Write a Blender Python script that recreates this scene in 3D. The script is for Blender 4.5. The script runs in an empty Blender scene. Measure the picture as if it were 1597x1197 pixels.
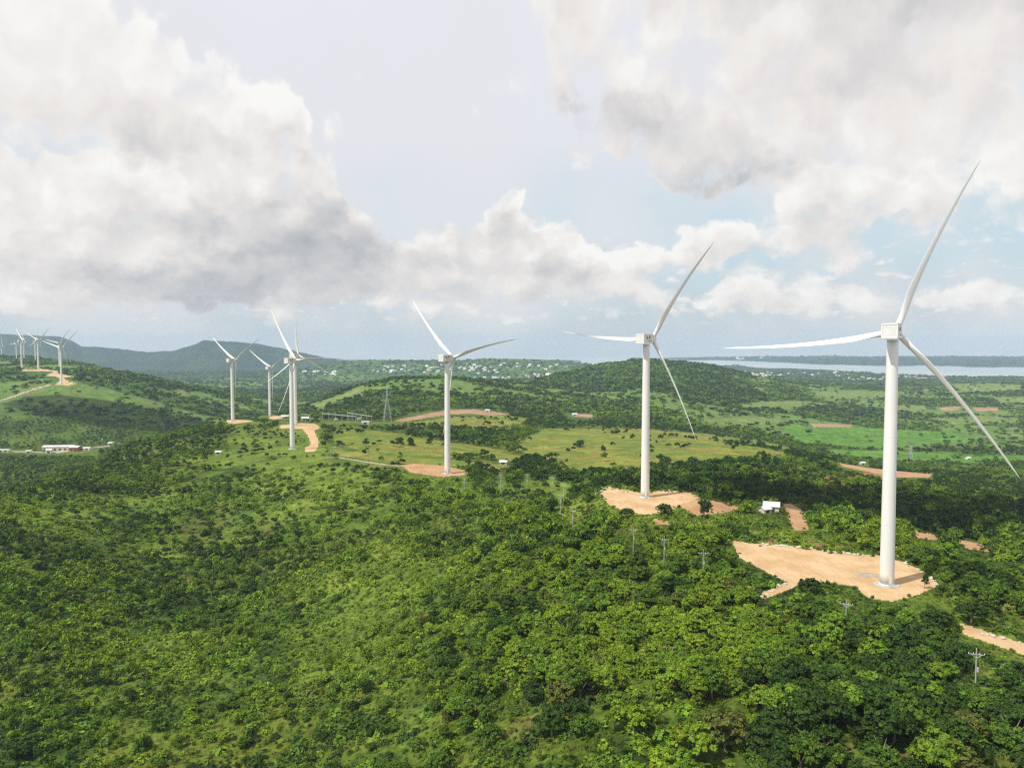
import bpy, math, random
import numpy as np
from mathutils import Vector
random.seed(7)
RNG = np.random.default_rng(11)
sc = bpy.context.scene
C = sc.collection
rad = math.radians

# ------------------------------------------------------------------ camera
FPX = 1229.0; PITCH = rad(2.86); CAMZ = 255.0
cam = bpy.data.cameras.new('camera')
cam.sensor_width = 36.0; cam.lens = 36.0 * FPX / 1597.0
cam.clip_start = 1.0; cam.clip_end = 90000.0
camo = bpy.data.objects.new('camera', cam); C.objects.link(camo)
camo.location = (0, 0, CAMZ); camo.rotation_euler = (rad(90) - PITCH, 0, 0)
sc.camera = camo

# ------------------------------------------------------------------ light
SUN_AZ = rad(-122.0); SUN_EL = rad(57.0)      # azimuth clockwise from +Y
sd = Vector((math.sin(SUN_AZ) * math.cos(SUN_EL), math.cos(SUN_AZ) * math.cos(SUN_EL), math.sin(SUN_EL)))
sl = bpy.data.lights.new('sun', 'SUN'); sl.energy = 5.0; sl.angle = rad(0.5); sl.color = (1.0, 0.955, 0.88)
slo = bpy.data.objects.new('sun', sl); C.objects.link(slo)
slo.rotation_euler = sd.to_track_quat('Z', 'Y').to_euler(); slo.location = (0, 0, 600)
sc.view_settings.view_transform = 'Standard'; sc.view_settings.look = 'None'
sc.view_settings.exposure = 0.0; sc.view_settings.gamma = 1.0
cy = sc.cycles
cy.use_denoising = False; cy.pixel_filter_type = 'BLACKMAN_HARRIS'; cy.filter_width = 1.3
cy.max_bounces = 5; cy.diffuse_bounces = 2; cy.glossy_bounces = 2; cy.transmission_bounces = 2
cy.transparent_max_bounces = 4; cy.volume_bounces = 1
cy.caustics_reflective = False; cy.caustics_refractive = False

# ------------------------------------------------------------------ world: sky and clouds
def lin(r, g, b):
    f = lambda c: (c / 255 / 12.92) if c / 255 <= 0.04045 else ((c / 255 + 0.055) / 1.055) ** 2.4
    return (f(r), f(g), f(b), 1.0)
W = bpy.data.worlds.new('World'); sc.world = W; W.use_nodes = True
wt = W.node_tree; wt.nodes.clear()
class NT:
    def __init__(s, t): s.t = t
    def n(s, k, **kw):
        x = s.t.nodes.new(k)
        for a, v in kw.items(): setattr(x, a, v)
        return x
    def l(s, a, b): s.t.links.new(a, b)
    def inp(s, sock, v):
        if v is None: return
        if isinstance(v, bpy.types.NodeSocket): s.l(v, sock)
        else: sock.default_value = v
    def m(s, op, a, b=None, c=None, clamp=False):
        x = s.n('ShaderNodeMath', operation=op, use_clamp=clamp)
        for i, v in enumerate((a, b, c)): s.inp(x.inputs[i], v)
        return x.outputs[0]
    def v(s, op, a, b=None, c=None):
        x = s.n('ShaderNodeVectorMath', operation=op)
        for i, v in enumerate((a, b, c)): s.inp(x.inputs[i], v)
        return x.outputs['Value'] if op in ('DOT_PRODUCT', 'LENGTH') else x.outputs[0]
    def mix(s, f, a, b, bt='MIX'):
        x = s.n('ShaderNodeMix', data_type='RGBA', blend_type=bt)
        s.inp(x.inputs[0], f); s.inp(x.inputs[6], a); s.inp(x.inputs[7], b)
        return x.outputs[2]
    def ss(s, v, a, b, c=0.0, d=1.0):
        x = s.n('ShaderNodeMapRange', interpolation_type='SMOOTHSTEP')
        for i, q in enumerate((v, a, b, c, d)): s.inp(x.inputs[i], q)
        return x.outputs[0]
    def noise(s, vec, scale, detail=4, rough=0.5, lac=2.0, dist=0.0, dim='3D'):
        x = s.n('ShaderNodeTexNoise', noise_dimensions=dim)
        s.inp(x.inputs['Vector'], vec)
        x.inputs['Scale'].default_value = scale; x.inputs['Detail'].default_value = detail
        x.inputs['Roughness'].default_value = rough; x.inputs['Lacunarity'].default_value = lac
        x.inputs['Distortion'].default_value = dist
        return x.outputs[0]
w = NT(wt)
tc = w.n('ShaderNodeTexCoord')
sep = w.n('ShaderNodeSeparateXYZ'); w.l(tc.outputs['Generated'], sep.inputs[0])
az = w.m('ARCTAN2', sep.outputs[0], sep.outputs[1])
el = w.m('ARCSINE', w.m('MINIMUM', sep.outputs[2], 0.9999))
cmb = w.n('ShaderNodeCombineXYZ'); w.l(az, cmb.inputs[0]); w.l(el, cmb.inputs[1])
UV = cmb.outputs[0]                                # azimuth, elevation in radians
# how much cloud (first figure) and how brightly lit (second), by compass bearing (columns, west to east)
# and by height above the horizon (rows: slope angle x 1229)
CLOUDS = [
 (800, '44444444466667777', '77777777776666666'),
 (537, '76421111366777888', '88888888766655455'),
 (477, '88631111355667776', '88888888777776666'),
 (417, '87763111355567764', '88888888667765567'),
 (357, '86778211266646776', '76679888634566777'),
 (302, '54778311146555666', '67556788755577777'),
 (257, '88888600003677646', '88887678864358877'),
 (212, '88888731600257744', '88876358877777877'),
 (172, '88888754850655552', '76654346587765677'),
 (137, '88888777777754420', '66632236689766667'),
 (102, '88888767765344234', '77444356646666667'),
 (72, '77777655554465465', '76422355556677677'),
 (47, '33333343433343433', '55555566666666666'),
 (20, '00000000000000000', '66666666666666666')]
WU = w.n('ShaderNodeMapRange'); w.l(az, WU.inputs[0])
a0 = math.atan((-100 - 798.5) / FPX); a1 = math.atan((1700 - 798.5) / FPX)
WU.inputs[1].default_value = a0; WU.inputs[2].default_value = a1
slope = w.m('DIVIDE', sep.outputs[2], w.m('MAXIMUM', sep.outputs[1], 0.25))
c2 = w.n('ShaderNodeCombineXYZ')
w.l(w.m('MULTIPLY', az, 2.4), c2.inputs[0]); w.l(w.m('MULTIPLY', w.m('LOGARITHM', w.m('MAXIMUM', w.m('ADD', el, 0.32), 0.02), math.e), 1.3), c2.inputs[1])
CP = c2.outputs[0]
warp = w.n('ShaderNodeTexNoise', noise_dimensions='2D'); w.l(CP, warp.inputs['Vector']); warp.inputs['Scale'].default_value = 5.5; warp.inputs['Detail'].default_value = 4; warp.inputs['Roughness'].default_value = .6
ws = w.n('ShaderNodeSeparateXYZ'); w.l(w.v('SUBTRACT', warp.outputs['Color'], (.5, .5, .5)), ws.inputs[0])
gu = w.m('MULTIPLY_ADD', ws.outputs[0], 0.16, WU.outputs[0], clamp=True)
gv = w.m('MULTIPLY_ADD', ws.outputs[1], w.m('MULTIPLY_ADD', slope, 0.25, 0.05), slope)
cur = None; prev = None
for h, cs, bs in CLOUDS[::-1]:
    r_ = w.n('ShaderNodeValToRGB'); r_.color_ramp.interpolation = 'EASE'; w.l(gu, r_.inputs[0]); e_ = r_.color_ramp.elements
    for i in range(17):
        p_ = (math.atan((i * 100 - 798.5) / FPX) - a0) / (a1 - a0)
        x = e_[i] if i < 2 else e_.new(p_)
        x.position = p_; x.color = (int(cs[i]) / 9, int(bs[i]) / 9, 0, 1)
    cur = r_.outputs[0] if cur is None else w.mix(w.ss(gv, prev / FPX, h / FPX), cur, r_.outputs[0])
    prev = h
gs = w.n('ShaderNodeSeparateColor'); w.l(cur, gs.inputs[0])
cover, lightness = gs.outputs[0], gs.outputs[1]
def tex(off):
    v = w.v('ADD', CP, off) if off else CP
    f = w.noise(v, 5.0, 6, 0.52, dim='2D')
    pf = w.n('ShaderNodeTexVoronoi', feature='F1', voronoi_dimensions='2D'); w.l(w.v('MULTIPLY_ADD', warp.outputs['Color'], (.13, .13, 0), v), pf.inputs['Vector'])
    pf.inputs['Scale'].default_value = 6.5; pf.inputs['Detail'].default_value = 2.0; pf.inputs['Roughness'].default_value = 0.55
    return w.m('MULTIPLY_ADD', w.m('SUBTRACT', 0.5, pf.outputs['Distance']), 0.45, w.m('MULTIPLY', w.m('SUBTRACT', f, 0.5), 1.1))
T0 = tex(None); T1 = tex((-0.03, 0.07, 0))
D0 = w.m('ADD', w.m('MULTIPLY', cover, 1.25), w.m('MULTIPLY', T0, 0.95))
alpha = w.ss(D0, 0.30, 0.68)
edge = w.ss(D0, 0.45, 1.1, 0.12, 0.0)
lit = w.m('ADD', w.m('MULTIPLY_ADD', lightness, 0.88, w.m('ADD', edge, .085)), w.m('MULTIPLY', w.m('SUBTRACT', T0, T1), w.ss(slope, .12, .38, .52, .28)), clamp=True)
cr = w.n('ShaderNodeValToRGB'); w.l(lit, cr.inputs[0])
cr.color_ramp.elements[0].position = 0.0; cr.color_ramp.elements[0].color = lin(158, 169, 176)
cr.color_ramp.elements[1].position = 1.0; cr.color_ramp.elements[1].color = lin(250, 249, 246)
for p_, c_ in ((0.3, lin(192, 194, 197)), (0.55, lin(217, 215, 215)), (0.78, lin(236, 232, 229))):
    e_ = cr.color_ramp.elements.new(p_); e_.color = c_
# the clear sky, whitened by a high thin veil
sky = w.n('ShaderNodeTexSky', sky_type='NISHITA'); sky.sun_disc = False
sky.sun_elevation = SUN_EL; sky.sun_rotation = SUN_AZ % (2 * math.pi)
sky.air_density = 1.0; sky.dust_density = 2.0; sky.altitude = 200
vr = w.n('ShaderNodeValToRGB'); w.l(w.m('MULTIPLY', el, 2.2, clamp=True), vr.inputs[0])
els = vr.color_ramp.elements
els[0].position = 0.0; els[0].color = lin(204, 212, 217); els[1].position = 1.0; els[1].color = lin(240, 240, 246)
for p_, c_ in ((0.10, lin(200, 215, 223)), (0.24, lin(198, 222, 231)), (0.38, lin(208, 226, 235)), (0.55, lin(234, 236, 242))):
    e_ = els.new(p_); e_.color = c_
veil = w.noise(UV, 3.0, 4, 0.55, dim='2D')
SB = 0.1                                            # background strength
def bright(col, k): return w.v('MULTIPLY', col, (k, k, k))
veilc = w.mix(w.ss(veil, 0.32, 0.65, 0.0, 0.75), vr.outputs[0], lin(236, 235, 238))
clear = w.mix(0.93, sky.outputs[0], bright(veilc, 1 / SB))
# low rows of small cumulus far off
def small(off):
    v = w.v('MULTIPLY', w.v('ADD', CP, off) if off else CP, (1, 1.7, 1))
    pf = w.n('ShaderNodeTexVoronoi', feature='F1', voronoi_dimensions='2D'); w.l(w.v('MULTIPLY_ADD', warp.outputs['Color'], (.10, .10, 0), v), pf.inputs['Vector'])
    pf.inputs['Scale'].default_value = 15.0; pf.inputs['Detail'].default_value = 1.0
    return w.m('MULTIPLY_ADD', w.m('SUBTRACT', .5, pf.outputs['Distance']), .5, w.noise(v, 9.0, 5, .55, dim='2D'))
S0 = small(None); S1 = small((-.01, .028, 0))
band = w.m('MULTIPLY', w.ss(slope, 18 / FPX, 60 / FPX), w.ss(slope, 110 / FPX, 210 / FPX, 1, 0))
sa = w.m('MULTIPLY', w.ss(S0, .50, .74), w.m('MULTIPLY', band, .85))
sl_ = w.m('ADD', .66, w.m('MULTIPLY', w.m('SUBTRACT', S0, S1), .75), clamp=True)
cr2 = w.n('ShaderNodeValToRGB'); w.l(sl_, cr2.inputs[0]); cr2.color_ramp.elements[0].color = lin(172, 184, 192); cr2.color_ramp.elements[1].color = lin(246, 243, 238)
e_ = cr2.color_ramp.elements.new(.5); e_.color = lin(208, 211, 214)
clear = w.mix(sa, clear, bright(cr2.outputs[0], 1 / SB))
final = w.mix(alpha, clear, bright(cr.outputs[0], 1 / SB))
bg = w.n('ShaderNodeBackground'); w.l(final, bg.inputs[0]); bg.inputs[1].default_value = SB
wo = w.n('ShaderNodeOutputWorld'); w.l(bg.outputs[0], wo.inputs[0])
W.cycles.sampling_method = 'NONE'

# ------------------------------------------------------------------ materials
def mat(name, col, rough=0.85, spec=0.3, metal=0.0):
    m = bpy.data.materials.new(name); m.use_nodes = True
    b = m.node_tree.nodes['Principled BSDF']
    b.inputs['Base Color'].default_value = (*col, 1); b.inputs['Roughness'].default_value = rough
    b.inputs['Specular IOR Level'].default_value = spec; b.inputs['Metallic'].default_value = metal
    return m
def noisy(name, c1, c2, scale, rough=0.9, spec=0.2, detail=6, bump=0.0, aniso=None, attr=None):
    m = mat(name, c1, rough, spec); q = NT(m.node_tree); b = m.node_tree.nodes['Principled BSDF']
    t = q.n('ShaderNodeTexCoord'); v = t.outputs['Object']
    if aniso: v = q.v('MULTIPLY', v, aniso)
    f = q.ss(q.noise(v, scale, detail, 0.62), 0.32, 0.68)
    if bump: f = q.m('MULTIPLY_ADD', q.m('SUBTRACT', q.noise(q.v('MULTIPLY', v, (.9, .12, 1)), 1.1, 4, .7), .5), 2.4, f, clamp=True)
    q.l(q.mix(f, (*c1, 1), (*c2, 1)), b.inputs['Base Color'])
    if bump:
        bp = q.n('ShaderNodeBump'); bp.inputs['Strength'].default_value = 0.6; bp.inputs['Distance'].default_value = bump
        q.l(q.noise(v, scale * 3, 5, 0.6), bp.inputs['Height']); q.l(bp.outputs[0], b.inputs['Normal'])
    return m
M = {}
M['white'] = noisy('turbine_white_paint', (.74, .74, .71), (.68, .68, .645), 0.12, rough=0.42, spec=0.4, aniso=(1, 1, .25))
M['nacelle'] = noisy('nacelle_paint', (.70, .70, .665), (.64, .64, .60), 0.5, rough=0.5, spec=0.4)
M['trim'] = mat('white_trim', (.8, .8, .78), 0.5)
M['darkmark'] = mat('dark_print', (.03, .035, .04), 0.6)
M['concrete'] = noisy('concrete', (.42, .41, .37), (.33, .32, .29), 0.8)
M['pole'] = noisy('pole_concrete', (.44, .44, .40), (.34, .34, .31), 1.5)
M['steel'] = mat('galvanised_steel', (.50, .52, .52), 0.5, 0.5, 0.3)
M['wire'] = mat('wire', (.45, .46, .46), 0.5, 0.5, 0.3)
M['soil'] = noisy('packed_orange_soil', (.40, .262, .130), (.50, .355, .205), 0.09, detail=9, bump=.15)
M['soil_red'] = noisy('bare_red_soil', (.31, .175, .085), (.42, .26, .14), 0.08, detail=9, bump=.2)
M['soil_far'] = noisy('ploughed_soil', (.25, .15, .085), (.34, .22, .13), 0.03, detail=9)
M['gravel'] = noisy('grey_gravel', (.27, .23, .18), (.36, .31, .24), 0.4, detail=8)
M['bark'] = noisy('bark', (.22, .19, .15), (.14, .11, .08), 1.5)
M['pale_bark'] = noisy('pale_bark', (.48, .45, .38), (.34, .31, .26), 1.2)
M['stone'] = noisy('pale_stone', (.52, .48, .40), (.36, .33, .27), 1.0)
M['roofw'] = noisy('white_sheet_roof', (.62, .62, .61), (.46, .46, .45), .3)
M['roofg'] = mat('grey_roof', (.42, .42, .42)); M['roofr'] = mat('red_roof', (.42, .16, .11)); M['roofb'] = mat('brown_roof', (.25, .17, .12))
M['wallc'] = mat('cream_wall', (.55, .50, .42)); M['wallw'] = mat('white_wall', (.68, .67, .64)); M['walld'] = mat('dark_opening', (.04, .04, .04)); M['wallr'] = mat('red_wall', (.30, .10, .07))

def foliage(name, trans=0.16):
    m = bpy.data.materials.new(name); m.use_nodes = True; q = NT(m.node_tree); m.node_tree.nodes.clear()
    at = q.n('ShaderNodeAttribute', attribute_type='INSTANCER', attribute_name='tint')
    lv = q.n('ShaderNodeAttribute', attribute_type='GEOMETRY', attribute_name='leafvar')
    c = q.v('MULTIPLY', at.outputs['Vector'], lv.outputs['Vector'])
    d = q.n('ShaderNodeBsdfPrincipled'); q.l(c, d.inputs['Base Color']); d.inputs['Roughness'].default_value = 0.55
    d.inputs['Specular IOR Level'].default_value = 0.12
    t = q.n('ShaderNodeBsdfTranslucent'); q.l(q.v('MULTIPLY', c, (1.3, 1.5, .6)), t.inputs[0])
    mx = q.n('ShaderNodeMixShader'); mx.inputs[0].default_value = trans
    q.l(d.outputs[0], mx.inputs[1]); q.l(t.outputs[0], mx.inputs[2])
    o = q.n('ShaderNodeOutputMaterial'); q.l(mx.outputs[0], o.inputs[0])
    return m
M['leaf'] = foliage('leaves')

# ------------------------------------------------------------------ helpers
def tag(o, label=None, cat=None, group=None, kind=None):
    if label: o['label'] = label
    if cat: o['category'] = cat
    if group: o['group'] = group
    if kind: o['kind'] = kind
    return o
def empty(name, loc=(0, 0, 0), rz=0.0):
    o = bpy.data.objects.new(name, None); C.objects.link(o); o.location = loc; o.rotation_euler = (0, 0, rz)
    o.empty_display_size = 1.0
    return o
def npmesh(name, v, faces, m=None, smooth=False):
    """v (n,3); faces (k,4) or (k,3) array"""
    v = np.asarray(v, dtype=np.float32); faces = np.asarray(faces, dtype=np.int32)
    me = bpy.data.meshes.new(name); k = faces.shape[1]
    me.vertices.add(len(v)); me.vertices.foreach_set('co', v.ravel())
    me.loops.add(faces.size); me.loops.foreach_set('vertex_index', faces.ravel())
    me.polygons.add(len(faces)); me.polygons.foreach_set('loop_start', np.arange(0, faces.size, k, dtype=np.int32))
    me.polygons.foreach_set('loop_total', np.full(len(faces), k, dtype=np.int32))
    if smooth: me.polygons.foreach_set('use_smooth', np.ones(len(faces), dtype=bool))
    me.update(calc_edges=True)
    if m: me.materials.append(m)
    return me
class MB:
    def __init__(s): s.v = []; s.f = []
    def add(s, vs, fs):
        o = len(s.v); s.v += [tuple(x) for x in vs]; s.f += [tuple(i + o for i in f) for f in fs]
    def box(s, c, d, rz=0.0):
        x, y, z = d[0] / 2, d[1] / 2, d[2] / 2; ca, sa = math.cos(rz), math.sin(rz)
        vs = [(c[0] + a * x * ca - b * y * sa, c[1] + a * x * sa + b * y * ca, c[2] + e * z) for e in (-1, 1) for a, b in ((-1, -1), (1, -1), (1, 1), (-1, 1))]
        s.add(vs, [(3, 2, 1, 0), (4, 5, 6, 7), (0, 1, 5, 4), (1, 2, 6, 5), (2, 3, 7, 6), (3, 0, 4, 7)])
    def tube(s, p, q, r0, r1=None, n=8, caps=True):
        r1 = r0 if r1 is None else r1; p = Vector(p); q = Vector(q); d = (q - p).normalized()
        a = d.orthogonal().normalized(); b = d.cross(a)
        vs = [c + (a * math.cos(2 * math.pi * i / n) + b * math.sin(2 * math.pi * i / n)) * r for c, r in ((p, r0), (q, r1)) for i in range(n)]
        fs = [(i, (i + 1) % n, n + (i + 1) % n, n + i) for i in range(n)]
        if caps: fs += [tuple(range(n - 1, -1, -1)), tuple(range(n, 2 * n))]
        s.add(vs, fs)
    def lathe(s, prof, n=32, axis='Z', c=(0, 0, 0)):
        vs = []
        for r, h in prof:
            for i in range(n):
                a = 2 * math.pi * i / n
                if axis == 'Z': vs.append((c[0] + r * math.cos(a), c[1] + r * math.sin(a), c[2] + h))
                else: vs.append((c[0] + r * math.cos(a), c[1] + h, c[2] - r * math.sin(a)))
        fs = [(k * n + i, k * n + (i + 1) % n, (k + 1) * n + (i + 1) % n, (k + 1) * n + i) for k in range(len(prof) - 1) for i in range(n)]
        fs += [tuple(range(n - 1, -1, -1)), tuple(range((len(prof) - 1) * n, len(prof) * n))]
        s.add(vs, fs)
    def build(s, name, m, parent=None, smooth=False, loc=None):
        me = bpy.data.meshes.new(name); me.from_pydata(s.v, [], s.f); me.update()
        if isinstance(m, (list, tuple)):
            for x in m: me.materials.append(x)
        else: me.materials.append(m)
        if smooth:
            for p in me.polygons: p.use_smooth = len(p.vertices) == 4
        o = bpy.data.objects.new(name, me); C.objects.link(o)
        if parent: o.parent = parent
        if loc is not None: o.location = loc
        return o

# ------------------------------------------------------------------ noise in numpy
def _h(ix, iy, s):
    n = (ix.astype(np.int64) * 374761393 + iy.astype(np.int64) * 668265263 + s * 974634777) & 0xffffffff
    n = ((n ^ (n >> 13)) * 1274126177) & 0xffffffff
    return ((n ^ (n >> 16)) & 0xffff) / 65535.0
def vnoise(x, y, s=0):
    ix = np.floor(x); iy = np.floor(y); fx = x - ix; fy = y - iy
    fx = fx * fx * (3 - 2 * fx); fy = fy * fy * (3 - 2 * fy)
    a = _h(ix, iy, s); b = _h(ix + 1, iy, s); c = _h(ix, iy + 1, s); d = _h(ix + 1, iy + 1, s)
    return (a * (1 - fx) + b * fx) * (1 - fy) + (c * (1 - fx) + d * fx) * fy
def fbm(x, y, s=0, o=4, r=0.5):
    x = np.asarray(x, float); y = np.asarray(y, float); t = np.zeros(np.broadcast(x, y).shape); a = 1.0; n = 0
    for i in range(o):
        t += a * (vnoise(x * 1.0 + 17.3 * i, y + 9.1 * i, s + i) - 0.5); n += a; a *= r
        x, y = x * 1.66 + y * 1.2, y * 1.66 - x * 1.2
    return t / n * 2
def sstep(x, a, b):
    t = np.clip((x - a) / (b - a), 0, 1); return t * t * (3 - 2 * t)

# ------------------------------------------------------------------ the lie of the land
cp, sp_ = math.cos(PITCH), math.sin(PITCH)
def ray(px, py):
    a = (px - 798.5) / FPX; b = (py - 598.5) / FPX
    x, y, z = a, cp - b * sp_, -sp_ - b * cp
    return np.array([x / y, 1.0, z / y])
def toang(px, py):
    r = ray(px, py); return 798.5 + FPX * r[0], -r[2]
def project(x, y, z):
    d = y * cp - (z - CAMZ) * sp_; u = y * sp_ + (z - CAMZ) * cp
    return 798.5 + FPX * x / d, 598.5 - FPX * u / d
COL = {
 -100: [(1250,200),(1100,270),(1000,310),(880,370),(775,470),(792,620),(785,800),(735,1000),(703,1250),(680,1330),(640,1500),(600,1750),(578,2000),(573,2300),(564,3000),(563,4000),(600,5200)],
 0: [(1197,215),(1100,257),(1000,295),(900,350),(820,420),(771,480),(790,620),(778,830),(735,1000),(702,1210),(690,1300),(650,1480),(618,1650),(585,1950),(576,2180),(570,2600),(563,3200),(562,4000),(600,5200)],
 50: [(576,2080),(569,2600),(559,3600),(600,5200)],
 100: [(1197,215),(1000,305),(900,365),(800,470),(748,590),(738,650),(758,800),(752,900),(728,1030),(706,1200),(690,1330),(650,1480),(620,1640),(599,1700),(590,1900),(576,2300),(563,3400),(590,4500)],
 150: [(600,1760),(582,2100),(572,2600),(571,2900),(590,3600)],
 200: [(1197,215),(1000,320),(900,400),(800,530),(720,740),(693,850),(715,1000),(722,1060),(706,1190),(690,1350),(660,1500),(620,1700),(598,1950),(583,2300),(598,2900),(603,4000)],
 300: [(1197,210),(1000,315),(900,400),(800,520),(720,700),(666,950),(690,1080),(698,1200),(690,1330),(668,1500),(640,1750),(618,2000),(603,2400),(612,2900),(610,4000)],
 363: [(665,980),(656,1042),(675,1180),(672,1450),(648,1800),(622,2200),(611,2700),(614,3200)],
 421: [(1197,208),(1000,308),(900,385),(800,500),(700,750),(668,950),(655,1150),(648,1313),(658,1450),(655,1800),(640,2200),(622,2800),(612,4000)],
 458: [(800,480),(700,715),(663,904),(653,1100),(650,1300),(652,1600),(645,2000),(630,2500),(615,3500)],
 520: [(1197,200),(1000,295),(900,360),(800,470),(735,580),(690,760),(668,950),(654,1100),(650,1250),(638,1500),(622,1750),(612,1950),(625,2300),(613,3200),(600,5000)],
 600: [(1197,190),(1000,280),(900,345),(800,455),(735,580),(700,700),(680,830),(660,1020),(654,1100),(640,1350),(610,1650),(592,1900),(605,2400),(600,3500),(592,4800)],
 700: [(1197,175),(1000,262),(900,325),(800,430),(738,545),(726,600),(700,750),(680,900),(658,1100),(645,1300),(625,1550),(600,1850),(587,2000),(600,2600),(598,3500),(592,4800)],
 800: [(1197,160),(1000,245),(900,305),(800,400),(760,480),(740,580),(700,800),(670,1050),(650,1350),(630,1650),(605,2000),(597,2200),(603,3000),(598,4000),(593,5000)],
 900: [(1197,152),(1000,230),(900,285),(810,370),(765,460),(742,600),(700,820),(675,1050),(655,1400),(635,1750),(610,2300),(590,2600),(578,2800),(592,3500),(590,5000)],
 1000: [(1197,148),(1000,218),(900,272),(845,322),(800,362),(775,400),(760,430),(742,560),(700,800),(680,980),(662,1300),(640,1700),(610,2200),(576,2700),(561,3000),(582,3800),(586,5200)],
 1100: [(1197,142),(1000,205),(900,262),(850,310),(800,375),(780,415),(755,520),(720,680),(700,800),(685,950),(690,1200),(672,1500),(650,1850),(610,2400),(582,2800),(567,3000),(585,3800),(587,5500)],
 1200: [(1197,140),(1000,200),(932,233),(842,300),(825,325),(790,420),(760,540),(720,700),(704,800),(699,900),(695,1200),(680,1500),(655,1900),(620,2500),(592,3050),(593,3600),(590,4500),(588,6000)],
 1300: [(1197,140),(1000,202),(910,248),(860,292),(840,330),(800,440),(770,560),(745,720),(720,900),(735,1050),(710,1450),(690,1650),(660,2100),(630,2700),(603,4000),(594,5000),(589,6000)],
 1400: [(1197,138),(1000,205),(935,232),(905,250),(880,270),(858,296),(845,340),(810,430),(780,560),(750,750),(733,900),(735,1100),(715,1430),(690,1700),(660,2150),(630,2800),(603,4000),(594,5500)],
 1500: [(1197,138),(1050,180),(980,215),(930,250),(880,310),(840,400),(800,550),(770,760),(745,960),(730,1150),(715,1430),(690,1750),(660,2200),(633,2700),(608,3500),(600,4200),(597,5200)],
 1600: [(1197,138),(1020,203),(960,240),(900,300),(850,380),(800,560),(770,780),(745,1000),(725,1250),(700,1600),(660,2250),(632,2800),(602,3500),(600,4800),(596,5600)],
 1750: [(1197,138),(1020,203),(960,240),(900,300),(850,380),(800,560),(770,780),(745,1000),(725,1250),(700,1600),(660,2250),(632,2800),(606,3500),(600,4800),(596,5600)]}
UU = 100.0; VV = 0.13
pts = []; val = []
for px, L in COL.items():
    for py, Y in L:
        u, t = toang(px, py); pts.append((u / UU, math.log(Y) / VV)); val.append(t)
for u in range(-500, 2300, 200):                     # under and behind the flight path, and far plain
    pts.append((u / UU, math.log(70) / VV)); val.append((95 + 18 * (u < 500)) / 70.0 if True else 0)
    pts.append((u / UU, math.log(9000) / VV)); val.append(238 / 9000.)
pts = np.array(pts); val = np.array(val)
def kern(a, b):
    d = np.sqrt(((a[:, None, :] - b[None, :, :]) ** 2).sum(-1)); return -d
K = kern(pts, pts); n_ = len(pts)
A_ = np.zeros((n_ + 1, n_ + 1)); A_[:n_, :n_] = K; A_[:n_, :n_] -= np.eye(n_) * 0.05; A_[:n_, n_] = 1; A_[n_, :n_] = 1
sol = np.linalg.solve(A_, np.append(val, 0))
GU = np.arange(-520, 2320, 10.0); GV = np.arange(math.log(50), math.log(9000), 0.012)
TT = np.empty((len(GV), len(GU)))
for i, gv in enumerate(GV):
    q = np.stack([GU / UU, np.full(len(GU), gv / VV)], -1)
    TT[i] = kern(q, pts) @ sol[:n_] + sol[n_]
for _ in range(2):                                   # soften the kernel's creases
    p_ = np.pad(TT, ((2, 2), (2, 2)), 'edge')
    TT = sum(wgt * p_[2:-2, 2 + k:p_.shape[1] - 2 + k] for k, wgt in ((-2, .1), (-1, .2), (0, .4), (1, .2), (2, .1)))
    p_ = np.pad(TT, ((2, 2), (0, 0)), 'edge')
    TT = sum(wgt * p_[2 + k:p_.shape[0] - 2 + k] for k, wgt in ((-2, .1), (-1, .2), (0, .4), (1, .2), (2, .1)))
def interp(px, xs, ys): return np.interp(px, xs, ys)
FLAT = []                                            # levelled pads: x, y, rx, ry, rz, z
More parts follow.
